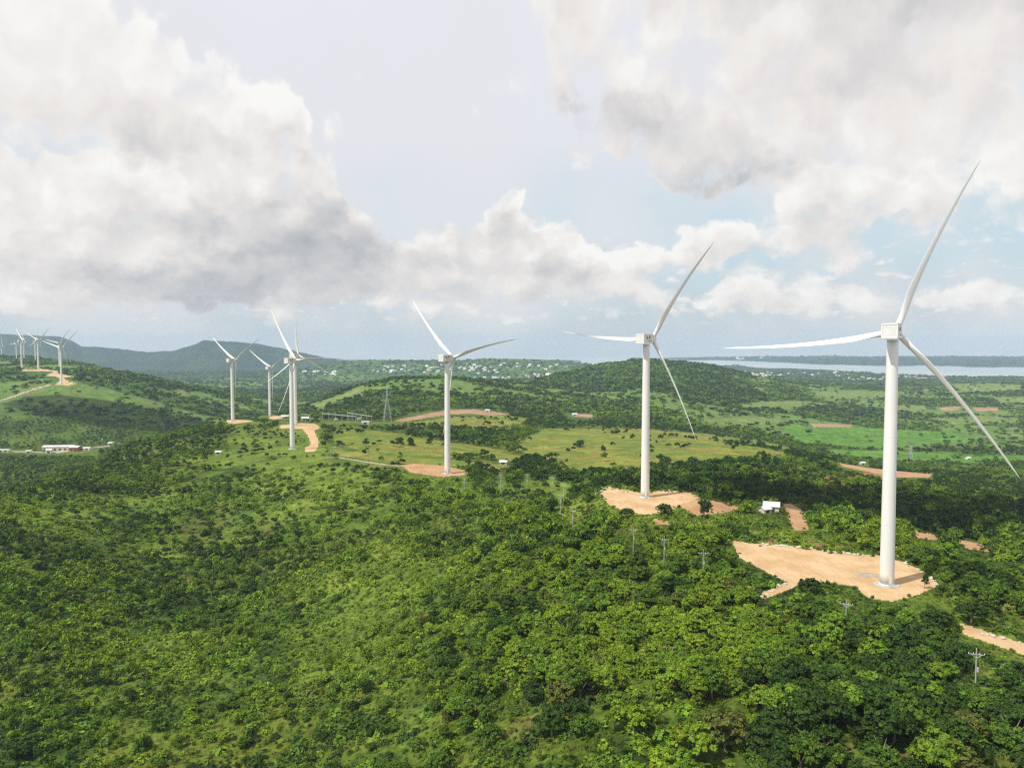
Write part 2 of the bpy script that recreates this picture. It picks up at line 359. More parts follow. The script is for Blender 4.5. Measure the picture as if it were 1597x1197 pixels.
def relief(x, y):
    x = np.asarray(x, float); y = np.asarray(y, float)
    Y = np.maximum(y, 55.0); u = 798.5 + FPX * x / Y
    a = np.clip((u - GU[0]) / 10.0, 0, len(GU) - 1.001); b = np.clip((np.log(Y) - GV[0]) / 0.012, 0, len(GV) - 1.001)
    i = a.astype(int); j = b.astype(int); fa = a - i; fb = b - j
    t = (TT[j, i] * (1 - fa) + TT[j, i + 1] * fa) * (1 - fb) + (TT[j + 1, i] * (1 - fa) + TT[j + 1, i + 1] * fa) * fb
    z = CAMZ - t * Y
    far = sstep(Y, 600, 3500)
    z = z + fbm(x / 70, y / 70, 3, 4) * (1.6 + 7 * far) + fbm(x / 380, y / 380, 8, 4) * (2 + 9 * far) * sstep(Y, 500, 2500)
    z = np.maximum(z, (10 + 6 * fbm(x / 300, y / 300, 45, 3)) * (Y < 14000) - 25 * sstep(u, 860, 960) * (Y > 9700))
    # far mountains, the town ridge and the land across the water
    mt = interp(u, [-400,-300,-100,0,60,95,112,128,150,180,230,270,296,308,318,350,400,450,500,560,620,700], [529,528,519,521,523,525,531,540,541,543,549,547,540,536,530.5,532,536,545,556,568,585,605])
    hm = 11.0 * 0 + (537 - mt) / FPX * 9000 + CAMZ
    gul = fbm(x / 500, y / 900, 21, 5, .55)
    z = np.maximum(z, hm - np.abs(Y - 9000) ** 1.25 * 0.055 * (1 + .35 * gul) + (gul - .2) * 130 * (np.abs(Y - 9000) > 150) * sstep(np.abs(Y - 9000), 100, 1500) + vnoise(u * .13, 0 * u, 5) * 9)
    tr = interp(u, [350,480,530,600,700,760,840,880,920,1000,1100], [600,573,564,561,563,559.5,560.5,563,568,580,600])
    ht = (537 - tr) / FPX * 6000 + CAMZ
    z = np.maximum(z, ht - np.abs(Y - 6000) * 0.13 + fbm(x / 260, y / 260, 31, 4) * 14 * sstep(np.abs(Y - 6000), 50, 500) + vnoise(u * .2, 0 * u, 6) * 5)
    shore = interp(u, [900,960,1100,1200,1350,1400,1460,1530,1700,2400], [14500,13500,12600,11200,9000,9000,9300,8700,8900,9000]) + 500 * fbm(u / 40, 0 * u, 9, 3)
    his = interp(u, [850,940,1100,1250,1600,2400], [-10,4,52,60,52,45])
    isl = his * sstep(Y, shore, shore + 1500) * (1 - sstep(Y, 13300, 15000)) + fbm(x / 600, y / 600, 41, 4) * 26 * sstep(Y, shore, shore + 1200) - 7
    z = np.where((Y > 9600) & (u < 930), np.minimum(z, np.maximum(-12, 14 - (Y - 9600) * .02) + 0 * z) * sstep(Y, 12500, 13500) + z * (1 - sstep(Y, 12500, 13500)), z)
    coast = interp(u, [950,1100,1200,1300,1345,1400,1500,1600], [9800,9400,8300,7500,6900,6350,6100,5900]) + 350 * fbm(u / 25, 0 * u, 77, 3)
    wet = sstep(u, 900, 960) * sstep(Y, coast, coast + 250)
    z = np.where(wet > 0, z * (1 - wet) + np.maximum(isl, -12) * wet, z)
    for (fx, fy, rx, ry, rz, fz) in FLAT:
        dx = x - fx; dy = y - fy; ca, sa = math.cos(rz), math.sin(rz)
        d = np.sqrt(((dx * ca + dy * sa) / rx) ** 2 + ((-dx * sa + dy * ca) / ry) ** 2)
        k = 1 - sstep(d, 0.85, 1.45); z = z * (1 - k) + fz * k
    return z
def hit(px, py, y0=75., y1=15000.):
    r = ray(px, py); Y = np.exp(np.linspace(math.log(y0), math.log(y1), 4000))
    below = CAMZ + r[2] * Y < relief(r[0] * Y, Y)
    k = int(np.argmax(below)) if below.any() else len(Y) - 1
    return np.array([r[0] * Y[k], Y[k], float(relief(r[0] * Y[k], Y[k]))])
def at(px, py, Y): r = ray(px, py); return np.array([r[0] * Y, Y, CAMZ + r[2] * Y])
# pads levelled round the turbines
TB = {  # base pixel, distance, yaw, blade angle, per-blade trim
 'A': ((1383, 911), 247.0, 34, 17.5, (1, 0, 2.5)), 'B': ((1006, 775), 397.0, 38, 30, (0, 0, 0)), 'C': ((698, 738), 545.0, 36, 72, (0, -5.4, 0)),
 'D': ((456, 700), 712.0, 28, 82, (2, 0, 0)), 'E': ((461, 663), 904.0, 24, 112, (0, 0, 0)), 'F': ((363, 656), 1042.0, 32, 60, (-6, 0, -2)),
 'G': ((421, 648), 1315.0, 22, 56, (-4, 0, 2)), 'H': ((96, 599), 1730.0, 12, 42, (0, 0, 0)), 'K': ((93, 577), 2300.0, 14, 36, (0, 0, 0)),
 'I': ((60, 578), 2080.0, 24, 46, (0, 0, 0)), 'J': ((34, 576), 2200.0, 34, 64, (0, 0, 0)), 'L': ((55.5, 565), 3000.0, 24, 8, (0, 0, 0)),
 'M': ((38, 565), 3100.0, 20, 90, (0, 0, 0)), 'N': ((26, 564.5), 3300.0, 24, 20, (0, 0, 0)), 'O': ((3, 567), 3600.0, 20, 105, (0, 0, 0))}
base = {k: at(v[0][0], v[0][1], v[1]) for k, v in TB.items()}
FLAT += [(base['A'][0] - 17, base['A'][1] + 18, 48, 27, rad(140), base['A'][2]),
         (base['B'][0] + 4, base['B'][1] + 6, 30, 38, 0, base['B'][2]), (base['C'][0] - 8, base['C'][1] + 4, 24, 18, 0, base['C'][2])]
for k, s in (('D', 9), ('E', 20), ('F', 22), ('G', 18), ('H', 22), ('I', 20), ('J', 20), ('K', 18), ('L', 30), ('M', 30), ('N', 30), ('O', 30)):
    FLAT.append((base[k][0], base[k][1], s, s, 0, base[k][2]))

# ------------------------------------------------------------------ ground cover: polygons seen from the air
def inpoly(px, py, P):
    c = np.zeros(px.shape, bool); n = len(P)
    for i in range(n):
        x0, y0 = P[i]; x1, y1 = P[i - 1]
        if y0 == y1: continue
        c ^= ((y0 > py) != (y1 > py)) & (px < (x1 - x0) * (py - y0) / (y1 - y0) + x0)
    return c
SHEETS = [  # name, material, kind, distance range, outlines, label
 ('gravel_pad', 'soil', (200, 330), [[(1140,842),(1175,848),(1250,852),(1300,862),(1372,866),(1410,876),(1444,893),(1462,912),(1440,925),(1390,938),(1352,932),(1330,915),(1290,908),(1255,908),(1225,922),(1186,936),(1188,924),(1225,908),(1200,895),(1152,870)]]),
 ('dirt_road', 'soil', (180, 260), [[(1495,972),(1530,982),(1597,1004),(1700,1035),(1700,1062),(1597,1022),(1540,1002),(1503,990)]]),
 ('gravel_pad', 'soil', (340, 460), [[(946,758),(970,763),(1000,768),(1040,764),(1075,768),(1095,776),(1060,786),(1045,797),(1005,803),(975,798),(950,788),(934,772)]]),
 ('bare_soil', 'soil_red', (330, 470), [[(1052,786),(1075,780),(1100,779),(1128,783),(1160,792),(1130,800),(1085,804)],[(1018,810),(1040,812),(1041,819),(1020,817)],[(1220,785),(1235,786),(1252,796),(1262,828),(1235,826),(1226,800)],[(1422,827),(1455,832),(1463,842),(1430,840)],[(1487,839),(1530,848),(1546,861),(1505,855)]]),
 ('bare_soil', 'soil_red', (560, 1010), [[(1306,718),(1350,719),(1400,728),(1456,737),(1448,744),(1400,744),(1350,735),(1312,727)]]),
 ('gravel_pad', 'soil_red', (500, 640), [[(624,726),(640,723),(690,726),(728,734),(722,741),(690,744),(640,737)]]),
 ('dirt_road', 'soil', (700, 1010), [[(436,663),(462,661),(474,657),(490,661),(499,667),(489,671),(496,688),(493,701),(486,706),(474,704),(474,699),(484,692),(478,678),(470,669),(436,669)]]),
 ('gravel_pad', 'soil', (960, 1120), [[(352,655),(380,653),(406,652),(404,656),(362,661),(353,659)]]),
 ('gravel_pad', 'soil', (1200, 1400), [[(418,650),(430,648),(444,651),(440,655),(420,653)]]),
 ('gravel_pad', 'soil', (1500, 2250), [[(70,586),(85,579),(91,583),(114,587),(98,589),(102,594),(117,599),(106,602),(80,602),(90,597),(94,592),(86,587)],[(76,577),(88,578.5),(90,581),(80,579.5),(34,578.5),(34,576)]]),
 ('dirt_road', 'gravel', (1300, 1900), [[(-30,631),(0,624),(22,616.5),(45,608.5),(75,600),(78,601),(47,610.3),(24,618.6),(0,626),(-30,633)]]),
 ('dirt_road', 'gravel', (1100, 1400), [[(0,702),(40,704),(72,705),(135,698),(170,694.5),(170,695.8),(135,699.6),(95,706.5),(40,705.6),(0,703.6)]]),
 ('field', 'soil_far', (950, 1700), [[(612,656),(660,646),(700,639),(740,638),(795,646),(762,648),(735,645),(700,646),(650,654),(625,658)]]),
 ('dirt_road', 'gravel', (560, 720), [[(528,713),(560,718),(600,724),(625,726),(625,727.2),(599,725.6),(559,719.6),(528,714.4)]]),
 ('field', 'soil_far', (1300, 2700), [[(892,645),(925,646),(922,651),(895,650)],[(1462,635),(1500,633),(1490,640),(1470,641)],[(1515,636),(1555,635),(1556,641),(1522,641)],[(1262,660),(1330,662),(1325,666),(1268,666)]]),
]
MEADOWS = [(600, 1500, p_) for p_ in (
 [(520,668),(560,668),(620,676),(690,688),(760,697),(790,703),(770,712),(700,712),(640,712),(560,702),(520,690)],
 [(520,700),(600,708),(680,714),(790,724),(780,734),(690,728),(600,720),(520,708)],
 [(850,668),(930,667),(1000,668),(1100,676),(1190,688),(1240,700),(1220,712),(1140,722),(1065,727),(1000,737),(940,740),(880,735),(840,715),(800,700),(820,684)],
 [(700,690),(760,700),(830,715),(800,720),(740,708)])] + [(1000, 1800, [(640,660),(700,650),(790,648),(832,655),(800,668),(700,672),(650,668)])]
CROPS = [(1300, 2600, p_) for p_ in (
 [(1222,664),(1300,661),(1380,668),(1500,675),(1545,684),(1440,694),(1330,699),(1240,690)],
 [(1290,700),(1390,703),(1500,707),(1700,714),(1700,742),(1560,735),(1480,724),(1380,720),(1300,712)])]
LIGHT = [(1700, 5600, p_) for p_ in ([(1270,613),(1330,609),(1400,611),(1395,620),(1300,622)],[(1150,628),(1240,624),(1300,630),(1230,638),(1160,636)],[(1440,652),(1530,648),(1597,652),(1590,660),(1480,662)],
 [(1480,600),(1540,597),(1597,600),(1590,610),(1500,612)],[(1080,655),(1180,650),(1230,656),(1160,663),(1090,662)],[(1380,635),(1440,632),(1450,640),(1390,643)],[(1550,620),(1650,616),(1650,630),(1560,630)],[(840,610),(880,607),(890,612),(850,615)],
 [(480,632),(540,612),(590,602),(600,606),(550,620),(500,640)],[(790,601),(845,599),(850,604),(800,606)])]
DRYG = [(300, 1000, [(1262,748),(1300,740),(1380,735),(1372,775),(1330,785),(1280,775)]), (300, 800, [(1190,838),(1372,856),(1376,868),(1300,861),(1180,845)])]
def soft(px, py, Y, L):
    r = np.zeros(px.shape)
    for y0, y1, P_ in L:
        k = (Y > y0) & (Y < y1)
        if k.any(): r[k] = np.maximum(r[k], inpoly(px[k], py[k], P_))
    return r
# clearings on the near slope (px, py, rx, ry, tilt, strength) and denser wood
CLEAR = [(500, 745, 110, 26, 0, .9), (430, 700, 90, 22, 0, .8), (380, 715, 60, 14, 0, .8), (470, 790, 90, 20, .2, .8), (600, 880, 32, 100, .25, .75), (560, 960, 55, 70, .4, .75), (505, 1020, 60, 45, .5, .6), (640, 1130, 45, 80, .2, .6),
 (700, 760, 60, 14, 0, .5), (640, 930, 40, 60, 0, .6), (105, 805, 62, 16, .1, .7), (215, 775, 60, 14, 0, .8), (230, 860, 50, 12, 0, .4), (840, 890, 40, 30, 0, .45), (860, 758, 110, 14, 0, .75), (1260, 842, 120, 12, -.1, .95), (1450, 950, 90, 22, -.35, .85),
 (1550, 1060, 55, 30, 0, .75), (1580, 990, 60, 24, -.3, .6), (1140, 820, 60, 14, 0, .8), (1000, 790, 70, 14, 0, .8), (890, 790, 30, 40, 0, .6), (240, 1020, 60, 40, 0, .4), (350, 1060, 60, 30, .4, .4), (740, 830, 40, 30, 0, .4), (1340, 800, 60, 12, 0, .2)]
WOOD = [(1150, 1260, 520, 150, 0, 1.0), (1250, 1100, 420, 150, 0, .9), (1000, 950, 200, 110, 0, .8), (560, 770, 90, 22, .1, .35), (1300, 990, 220, 70, 0, .7), (330, 700, 110, 34, .2, .5), (1450, 850, 180, 70, 0, .8), (1330, 820, 160, 30, 0, .8), (700, 1020, 90, 70, .3, .5), (480, 880, 90, 60, 0, .4), (330, 900, 150, 60, 0, .3)]
def ells(px, py, L):
    r = np.zeros(px.shape)
    for cx, cy_, rx, ry, t, s in L:
        dx = px - cx; dy = -(py - cy_); ca, sa = math.cos(t), math.sin(t); a = dx * ca + dy * sa; b = -dx * sa + dy * ca
        r = np.maximum(r, s * np.exp(-((a / rx) ** 2 + (b / ry) ** 2) * .9))
    return r
def grass_colour(x, y, px, py, Y):
    """natural ground colour: lush grass, yellow grass, dry patches, meadow and crops"""
    n1 = fbm(x / 45, y / 45, 51, 5, .6); n2 = fbm(x / 14, y / 14, 57, 4, .6); n3 = fbm(x / 160, y / 160, 61, 4); n4 = fbm(x / 5, y / 5, 67, 3)
    lush = np.array([.066, .122, .014]); yel = np.array([.135, .185, .022]); dry = np.array([.16, .125, .045]); deep = np.array([.030, .062, .012])
    k = sstep(n1 + .4 * n2, -.35, .45)[..., None]
    c = lush * (1 - k) + yel * k
    k = sstep(n2 + .6 * n3, .38, .8)[..., None] * .6; c = c * (1 - k) + dry * k
    k = (sstep(-n1 - .5 * n2, .15, .5) * .8)[..., None]; c = c * (1 - k) + deep * k
    if np.ndim(px) and px.size:
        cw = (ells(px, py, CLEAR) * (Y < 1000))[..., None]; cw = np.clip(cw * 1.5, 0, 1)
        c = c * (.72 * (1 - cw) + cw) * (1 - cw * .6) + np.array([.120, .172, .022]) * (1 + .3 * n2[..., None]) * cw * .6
    # wider country: woodland floor with farmed patches
    fw = sstep(Y, 1100, 1900)[..., None]
    patch = fbm(x / 260, y / 170, 71, 4, .55); p2 = sstep(patch, .02, .16)[..., None]
    p2 = p2 * (1 - .9 * sstep(Y, 4800, 6200)[..., None])
    p2 = p2 * (1 - .85 * (sstep(px, 800, 870) * (1 - sstep(px, 1120, 1200)) * sstep(Y, 2100, 2400) * (1 - sstep(Y, 3200, 3500)))[..., None])
    far = (deep * 1.6 * (1 - sstep(Y, 5500, 7500)[..., None]) + np.array([.016, .032, .020]) * sstep(Y, 5500, 7500)[..., None]) * (1 - p2) + (np.array([.10, .17, .035]) * (1 - k) + np.array([.17, .16, .06]) * k) * p2
    c = c * (1 - fw) + far * fw
    mm = soft(px + 5 * n2, py + 2 * n2, Y, MEADOWS)[..., None]
    gold = np.array([.185, .180, .036]); olive = np.array([.12, .165, .024]); km = sstep(n1 + n4 * .3, -.3, .4)[..., None]
    c = c * (1 - mm) + (gold * km + olive * (1 - km)) * mm
    mm = soft(px, py, Y, CROPS)[..., None]; c = c * (1 - mm) + np.array([.080, .175, .022]) * (1 + .3 * n1[..., None] + .25 * n4[..., None]) * mm
    mm = soft(px + 4 * n2, py + 1.2 * n2, Y, LIGHT)[..., None]; c = c * (1 - mm) + (np.array([.13, .18, .045]) * (1 - k) + np.array([.20, .19, .08]) * k) * mm
    mm = soft(px + 6 * n2, py + 3 * n2, Y, DRYG)[..., None]; c = c * (1 - mm) + np.array([.24, .15, .07]) * (1 + .4 * n2[..., None]) * mm
    return np.clip(c * (1 + .22 * n4[..., None]), .004, 1)

# the ground itself
us = np.arange(-460, 2070, 2.3)
ly = [62.0]
while ly[-1] < 15100: ly.append(ly[-1] * 1.0047)
ly = np.array(ly); Ug, Yg = np.meshgrid(us, ly)
Xg = (Ug - 798.5) / FPX * Yg; Zg = relief(Xg, Yg)
PX, PY = project(Xg, Yg, Zg)
nr, nc = Ug.shape
cls = np.zeros((nr, nc), np.int8)
wob = fbm(Xg / 6, Yg / 6, 81, 3) * 1.6
for si, s in enumerate(SHEETS):
    k = (Yg > s[2][0]) & (Yg < s[2][1]) & (cls == 0)
    a_ = np.zeros(k.sum(), bool)
    for P_ in s[3]: a_ |= inpoly(PX[k] + wob[k] * 1.2, PY[k] + wob[k] * .7 * np.minimum(1, 400 / Yg[k]), P_)
    cls[k] = np.where(a_, si + 1, cls[k])
idx = np.arange(nr * nc, dtype=np.int32).reshape(nr, nc)
F_ = np.stack([idx[:-1, :-1], idx[:-1, 1:], idx[1:, 1:], idx[1:, :-1]], -1).reshape(-1, 4)
fc = cls[:-1, :-1].ravel()
Vv = np.stack([Xg, Yg, Zg], -1).reshape(-1, 3)
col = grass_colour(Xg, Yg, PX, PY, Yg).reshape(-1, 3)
def ground_mat():
    m = mat('ground_cover', (.1, .15, .03), 0.95, 0.1); q = NT(m.node_tree); b = m.node_tree.nodes['Principled BSDF']
    at_ = q.n('ShaderNodeAttribute', attribute_name='cover'); t = q.n('ShaderNodeTexCoord')
    n1 = q.noise(t.outputs['Object'], 0.55, 6, .7); n2 = q.noise(t.outputs['Object'], 0.045, 6, .65)
    f = q.m('MULTIPLY', q.ss(n1, .3, .7, .55, 1.45), q.ss(n2, .3, .7, .75, 1.25))
    cc = q.n('ShaderNodeCombineXYZ'); [q.l(f, cc.inputs[i]) for i in range(3)]
    q.l(q.v('MULTIPLY', at_.outputs['Color'], cc.outputs[0]), b.inputs['Base Color'])
    bp = q.n('ShaderNodeBump'); bp.inputs['Strength'].default_value = 0.9; bp.inputs['Distance'].default_value = 1.2
    q.l(q.noise(t.outputs['Object'], .5, 5, .65), bp.inputs['Height']); q.l(bp.outputs[0], b.inputs['Normal'])
    return m
M['ground'] = ground_mat()
def sheet(name, mask, m, kind='structure'):
    f = F_[mask]; uq, inv = np.unique(f, return_inverse=True)
    me = npmesh(name, Vv[uq], inv.reshape(-1, 4), m, smooth=True)
    o = bpy.data.objects.new(name, me); C.objects.link(o); o['kind'] = kind
    return o, me, uq
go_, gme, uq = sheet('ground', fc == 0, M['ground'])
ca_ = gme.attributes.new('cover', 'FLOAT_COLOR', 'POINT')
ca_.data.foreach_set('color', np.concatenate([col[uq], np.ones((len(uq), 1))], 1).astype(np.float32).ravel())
for si, s in enumerate(SHEETS):
    if (fc == si + 1).any(): sheet(s[0], fc == si + 1, M[s[1]])

# sea
def sea_mat():
    m = mat('sea_water', (.16, .22, .24), 0.28, 0.5); q = NT(m.node_tree); b = m.node_tree.nodes['Principled BSDF']
    t = q.n('ShaderNodeTexCoord'); v = q.v('MULTIPLY', t.outputs['Object'], (1, .35, 1))
    q.l(q.mix(q.ss(q.noise(v, .0012, 5, .6), .35, .65), (.24, .29, .31, 1), (.31, .36, .37, 1)), b.inputs['Base Color'])
    bp = q.n('ShaderNodeBump'); bp.inputs['Strength'].default_value = .5; bp.inputs['Distance'].default_value = 1.5
    q.l(q.noise(v, .02, 4, .6), bp.inputs['Height']); q.l(bp.outputs[0], b.inputs['Normal'])
    return m
mb = MB(); mb.add([(-16500, 5500, 0), (16500, 5500, 0), (16500, 15300, 0), (-16500, 15300, 0)], [(0, 1, 2, 3)])
o = mb.build('sea', sea_mat()); o['kind'] = 'structure'

# ------------------------------------------------------------------ wind turbines
def blade_mesh():
    L = 56.5; st = 40; n = 20; vs = []; fs = []
    for i in range(st + 1):
        s = i / st; z = 1.0 + (L - 1.0) * s
        ch = np.interp(s, [0, .05, .12, .22, .35, .55, .75, .92, 1], [2.0, 2.05, 2.5, 2.85, 2.2, 1.5, 1.05, .65, .10])
        th = np.interp(s, [0, .05, .12, .22, .35, .55, .75, .92, 1], [2.1, 2.0, 1.45, .95, .62, .38, .24, .12, .03])
        tw = rad(np.interp(s, [0, .2, .5, 1], [58, 50, 40, 36])); off = np.interp(s, [0, .1, .22, 1], [0, 0, .55, .1])
        rnd = 1 - sstep(np.array(s), .03, .2)
        sx = 4.6 * s ** 2; sy = 1.2 * s ** 2
        for k in range(n):
            a = 2 * math.pi * k / n; cx = math.cos(a); sx_ = math.sin(a)
            x = cx * ch / 2; yy = sx_ * th / 2 * (1 if rnd > .9 else (rnd + (1 - rnd) * (0.35 + .65 * (1 + cx) / 2) * 1.15))
            x -= off
            xr = x * math.cos(tw) - yy * math.sin(tw); yr = x * math.sin(tw) + yy * math.cos(tw)
            vs.append((xr + sx, yr + sy, z))
    for i in range(st):
        for k in range(n): fs.append((i * n + k, i * n + (k + 1) % n, (i + 1) * n + (k + 1) % n, (i + 1) * n + k))
    fs.append(tuple(range(n - 1, -1, -1))); fs.append(tuple(range(st * n, st * n + n)))
    me = bpy.data.meshes.new('blade'); me.from_pydata(vs, [], fs); me.materials.append(M['white'])
    for p in me.polygons: p.use_smooth = len(p.vertices) == 4
    return me
BL = blade_mesh()
def make_turbine():
    root = empty('wind_turbine')
    m = MB(); prof = [(2.18 - (2.18 - 1.68) * (h / 77.6) ** 1.15, h) for h in np.linspace(0.25, 77.6, 24)]; m.lathe(prof, 40)
    tw = m.build('tower', M['white'], root, smooth=True)
    m = MB(); m.lathe([(2.36, .2), (2.36, .42), (2.3, .46)], 40); m.build('base_flange', M['trim'], tw)
    for h in (19.5, 47.0):
        m = MB(); r = 2.18 - .5 * (h / 77.6) ** 1.15 + .012; m.lathe([(r, h), (r, h + .12)], 40); m.build('section_joint', M['nacelle'], tw)
    m = MB(); m.lathe([(3.9, -1.5), (3.9, .08), (3.5, .2)], 40); m.build('foundation', M['concrete'], root)
    m = MB(); m.box((0, 0, 1.55), (1.0, .2, 2.2)); m.box((0, .12, 1.55), (.8, .06, 2.0))
    d = m.build('door', M['nacelle'], root); d.location = (1.3, -1.75, .3); d.rotation_euler = (0, 0, rad(36.6))
    m = MB(); sv = [(-.5, .05)]
    for i in range(5): sv += [(-.0 - .3 * i + .15, .25 + .2 * (4 - i)), (-.0 - .3 * i - .15, .25 + .2 * (4 - i))]
    sv = [(.15, .0)] + [(y_, z_) for y_, z_ in sv[1:]] + [(-1.35, .0)]; k_ = len(sv)
    m.add([(-.65, *p) for p in sv] + [(.65, *p) for p in sv], [tuple(range(k_)), tuple(range(2 * k_ - 1, k_ - 1, -1))] + [(i, k_ + i, k_ + (i + 1) % k_, (i + 1) % k_) for i in range(k_)])
    st = m.build('stairs', M['steel'], root); st.location = (1.45, -2.05, 0); st.rotation_euler = (0, 0, rad(36.6))
    # nacelle: flat-sided housing, lower nose cut back towards the rotor
    sec = []
    for y, z0, z1, wd in ((-6.6, 78.15, 82.2, 4.3), (-6.35, 77.95, 82.45, 4.5), (2.6, 77.95, 82.45, 4.5), (4.5, 78.9, 82.1, 3.7), (4.75, 79.1, 81.7, 3.3)):
        c = .12; x = wd / 2
        sec.append([(-x + c, y, z0), (x - c, y, z0), (x, y, z0 + c), (x, y, z1 - c), (x - c, y, z1), (-x + c, y, z1), (-x, y, z1 - c), (-x, y, z0 + c)])
    m = MB(); vs = sum(sec, []); fs = [(k * 8 + i, k * 8 + (i + 1) % 8, (k + 1) * 8 + (i + 1) % 8, (k + 1) * 8 + i) for k in range(4) for i in range(8)]
    fs = [f[::-1] for f in fs] + [tuple(range(8)), tuple(range(39, 31, -1))]
    m.add(vs, fs); na = m.build('nacelle', M['nacelle'], root)
    m = MB(); m.box((0, -1.9, 82.53), (4.7, 9.5, .16)); m.build('roof_lid', M['trim'], na)
    for c_, d_ in (((-2.2, -6.64, 80.2), (.22, .1, 4.1)), ((2.2, -6.64, 80.2), (.22, .1, 4.1)), ((0, -6.64, 78.15), (4.16, .1, .2)), ((0, -6.64, 82.3), (4.16, .1, .3))):
        m = MB(); m.box(c_, d_); m.build('rear_trim', M['trim'], na)
    m = MB(); m.tube((-1.2, -5.2, 82.6), (-1.2, -5.2, 84.05), .05); m.box((-1.2, -5.2, 84.05), (.5, .08, .06)); m.build('wind_vane', M['steel'], na)
    m = MB(); m.lathe([(.05, 0), (.05, 1.1), (.16, 1.12), (.18, 1.25), (.05, 1.35)], 10, c=(1.2, -5.2, 82.6)); m.build('anemometer', M['steel'], na)
    for sx_ in (1, -1):                                # printed mark: slanted stroke, disc, fine line of lettering
        x = 2.262 * sx_
        def flat(nm, P_):
            m = MB(); m.add([(x, *p) for p in P_], [tuple(range(len(P_))) if sx_ > 0 else tuple(range(len(P_) - 1, -1, -1))]); m.build(nm, M['darkmark'], na)
        flat('slanted_mark', [(-2.2, 80.0), (-2.3, 80.9), (-2.75, 80.95), (-3.6, 81.6), (-4.2, 81.6), (-3.1, 80.0)][::-1])
        flat('round_mark', [(-.6 + .72 * math.cos(2 * math.pi * i / 16), 81.0 + .72 * math.sin(2 * math.pi * i / 16)) for i in range(16)])
        w_ = []
        for i in range(9): w_ += [(-2.7 + i * .5, 79.12), (-2.7 + i * .5, 79.35), (-2.38 + i * .5, 79.35), (-2.38 + i * .5, 79.12)]
        flat('lettering', w_ + [(1.62, 79.05), (-2.7, 79.05)])
    m = MB(); m.lathe([(1.45, 4.78), (1.62, 5.0), (1.75, 5.6), (1.75, 7.2), (1.5, 8.1), (.95, 8.8), (.3, 9.1)], 28, 'Y', (0, 0, 80.25)); m.build('hub', M['white'], root, smooth=True)
    for j in range(3):
        b = bpy.data.objects.new('blade', BL); C.objects.link(b); b.parent = root; b.location = (0, 6.4, 80.25)
    return root
def copy_tree(o, parent=None):
    c = o.copy(); C.objects.link(c); c.parent = parent
    for ch in list(o.children): copy_tree(ch, c)
    return c
TL = {'A': 'largest and nearest white wind turbine, on the sandy pad at the right',
 'B': 'white wind turbine on the tan pad second nearest, its left blade level',
 'C': 'white wind turbine on the reddish pad between the second nearest turbine and the twin pair',
 'D': 'front turbine of the overlapping pair beside the curved tan road, blade up left',
 'E': 'rear turbine of the overlapping pair, one blade pointing straight up behind its neighbour',
 'F': 'white wind turbine on the thin tan strip at the left end of the near ridge',
 'G': 'smaller white turbine between the left end of the near ridge and the overlapping pair',
 'H': 'white turbine on the sandy spur of the left hill, tallest of the distant cluster',
 'K': 'distant turbine directly behind the tallest of the left hill cluster, only its rotor showing clear',
 'I': 'distant white turbine on the left hill, second from the right along the hilltop track',
 'J': 'distant white turbine at the far end of the hilltop track on the left hill',
 'L': 'tiny pale turbine just left of the second turbine on the hilltop track',
 'M': 'tiny pale turbine close behind the turbine at the end of the hilltop track',
 'N': 'tiny pale turbine just left of the turbine at the end of the hilltop track',
 'O': 'tiny pale turbine cut by the left edge of the photo'}
proto = make_turbine(); first = True
for k, (bp_, Y, yaw, ph, trim) in TB.items():
    r = proto if first else copy_tree(proto); first = False
    r.location = base[k]; r.rotation_euler = (0, 0, -rad(yaw))
    tag(r, TL[k], 'wind turbine', 'wind turbines along the ridges')
    bl = sorted([c for c in r.children if c.name.startswith('blade')], key=lambda o: o.name)
    for j, b in enumerate(bl): b.rotation_euler = (0, rad(ph + 120 * j + trim[j]), 0)
    if k in 'LMNO':
        for c in r.children:
            if c.name.startswith(('stairs', 'door')): pass

# ------------------------------------------------------------------ poles, pylons, substation, buildings
def by_top(px, pt, h, y0=120., y1=1500.):
    """the spot in the column px where something h tall on the ground has its top at row pt"""
    Y = np.exp(np.linspace(math.log(y0), math.log(y1), 3000)); a = toang(px, pt)[0]
    X = (a - 798.5) / FPX * Y; Z = relief(X, Y); q = project(X, Y, Z + h)[1]
    k = int(np.argmin(np.abs(q - pt))); return np.array([X[k], Y[k], Z[k]])
def make_pole():
    r = empty('utility_pole')
    m = MB(); m.tube((0, 0, -1), (0, 0, 11), .17, .10, 10); m.build('post', M['pole'], r)
    m = MB(); m.box((0, -.14, 9.7), (3.0, .10, .12)); m.build('crossarm', M['pole'], r)
    for x in (-1.5, -.6, .6, 1.5):
        m = MB(); m.lathe([(.05, 0), (.09, .06), (.05, .12), (.09, .18), (.03, .26)], 8, c=(x, -.16, 9.78)); m.build('insulator', M['trim'], r)
    m = MB(); m.tube((.32, -.1, 6.0), (.32, -.1, 6.9), .22, .22, 10); m.build('transformer', M['pole'], r)
    for s in (-1, 1):
        m = MB(); m.tube((0, -.2, 9.0), (s * 1.0, -.2, 9.65), .035, .035, 6); m.build('brace', M['steel'], r)
    return r
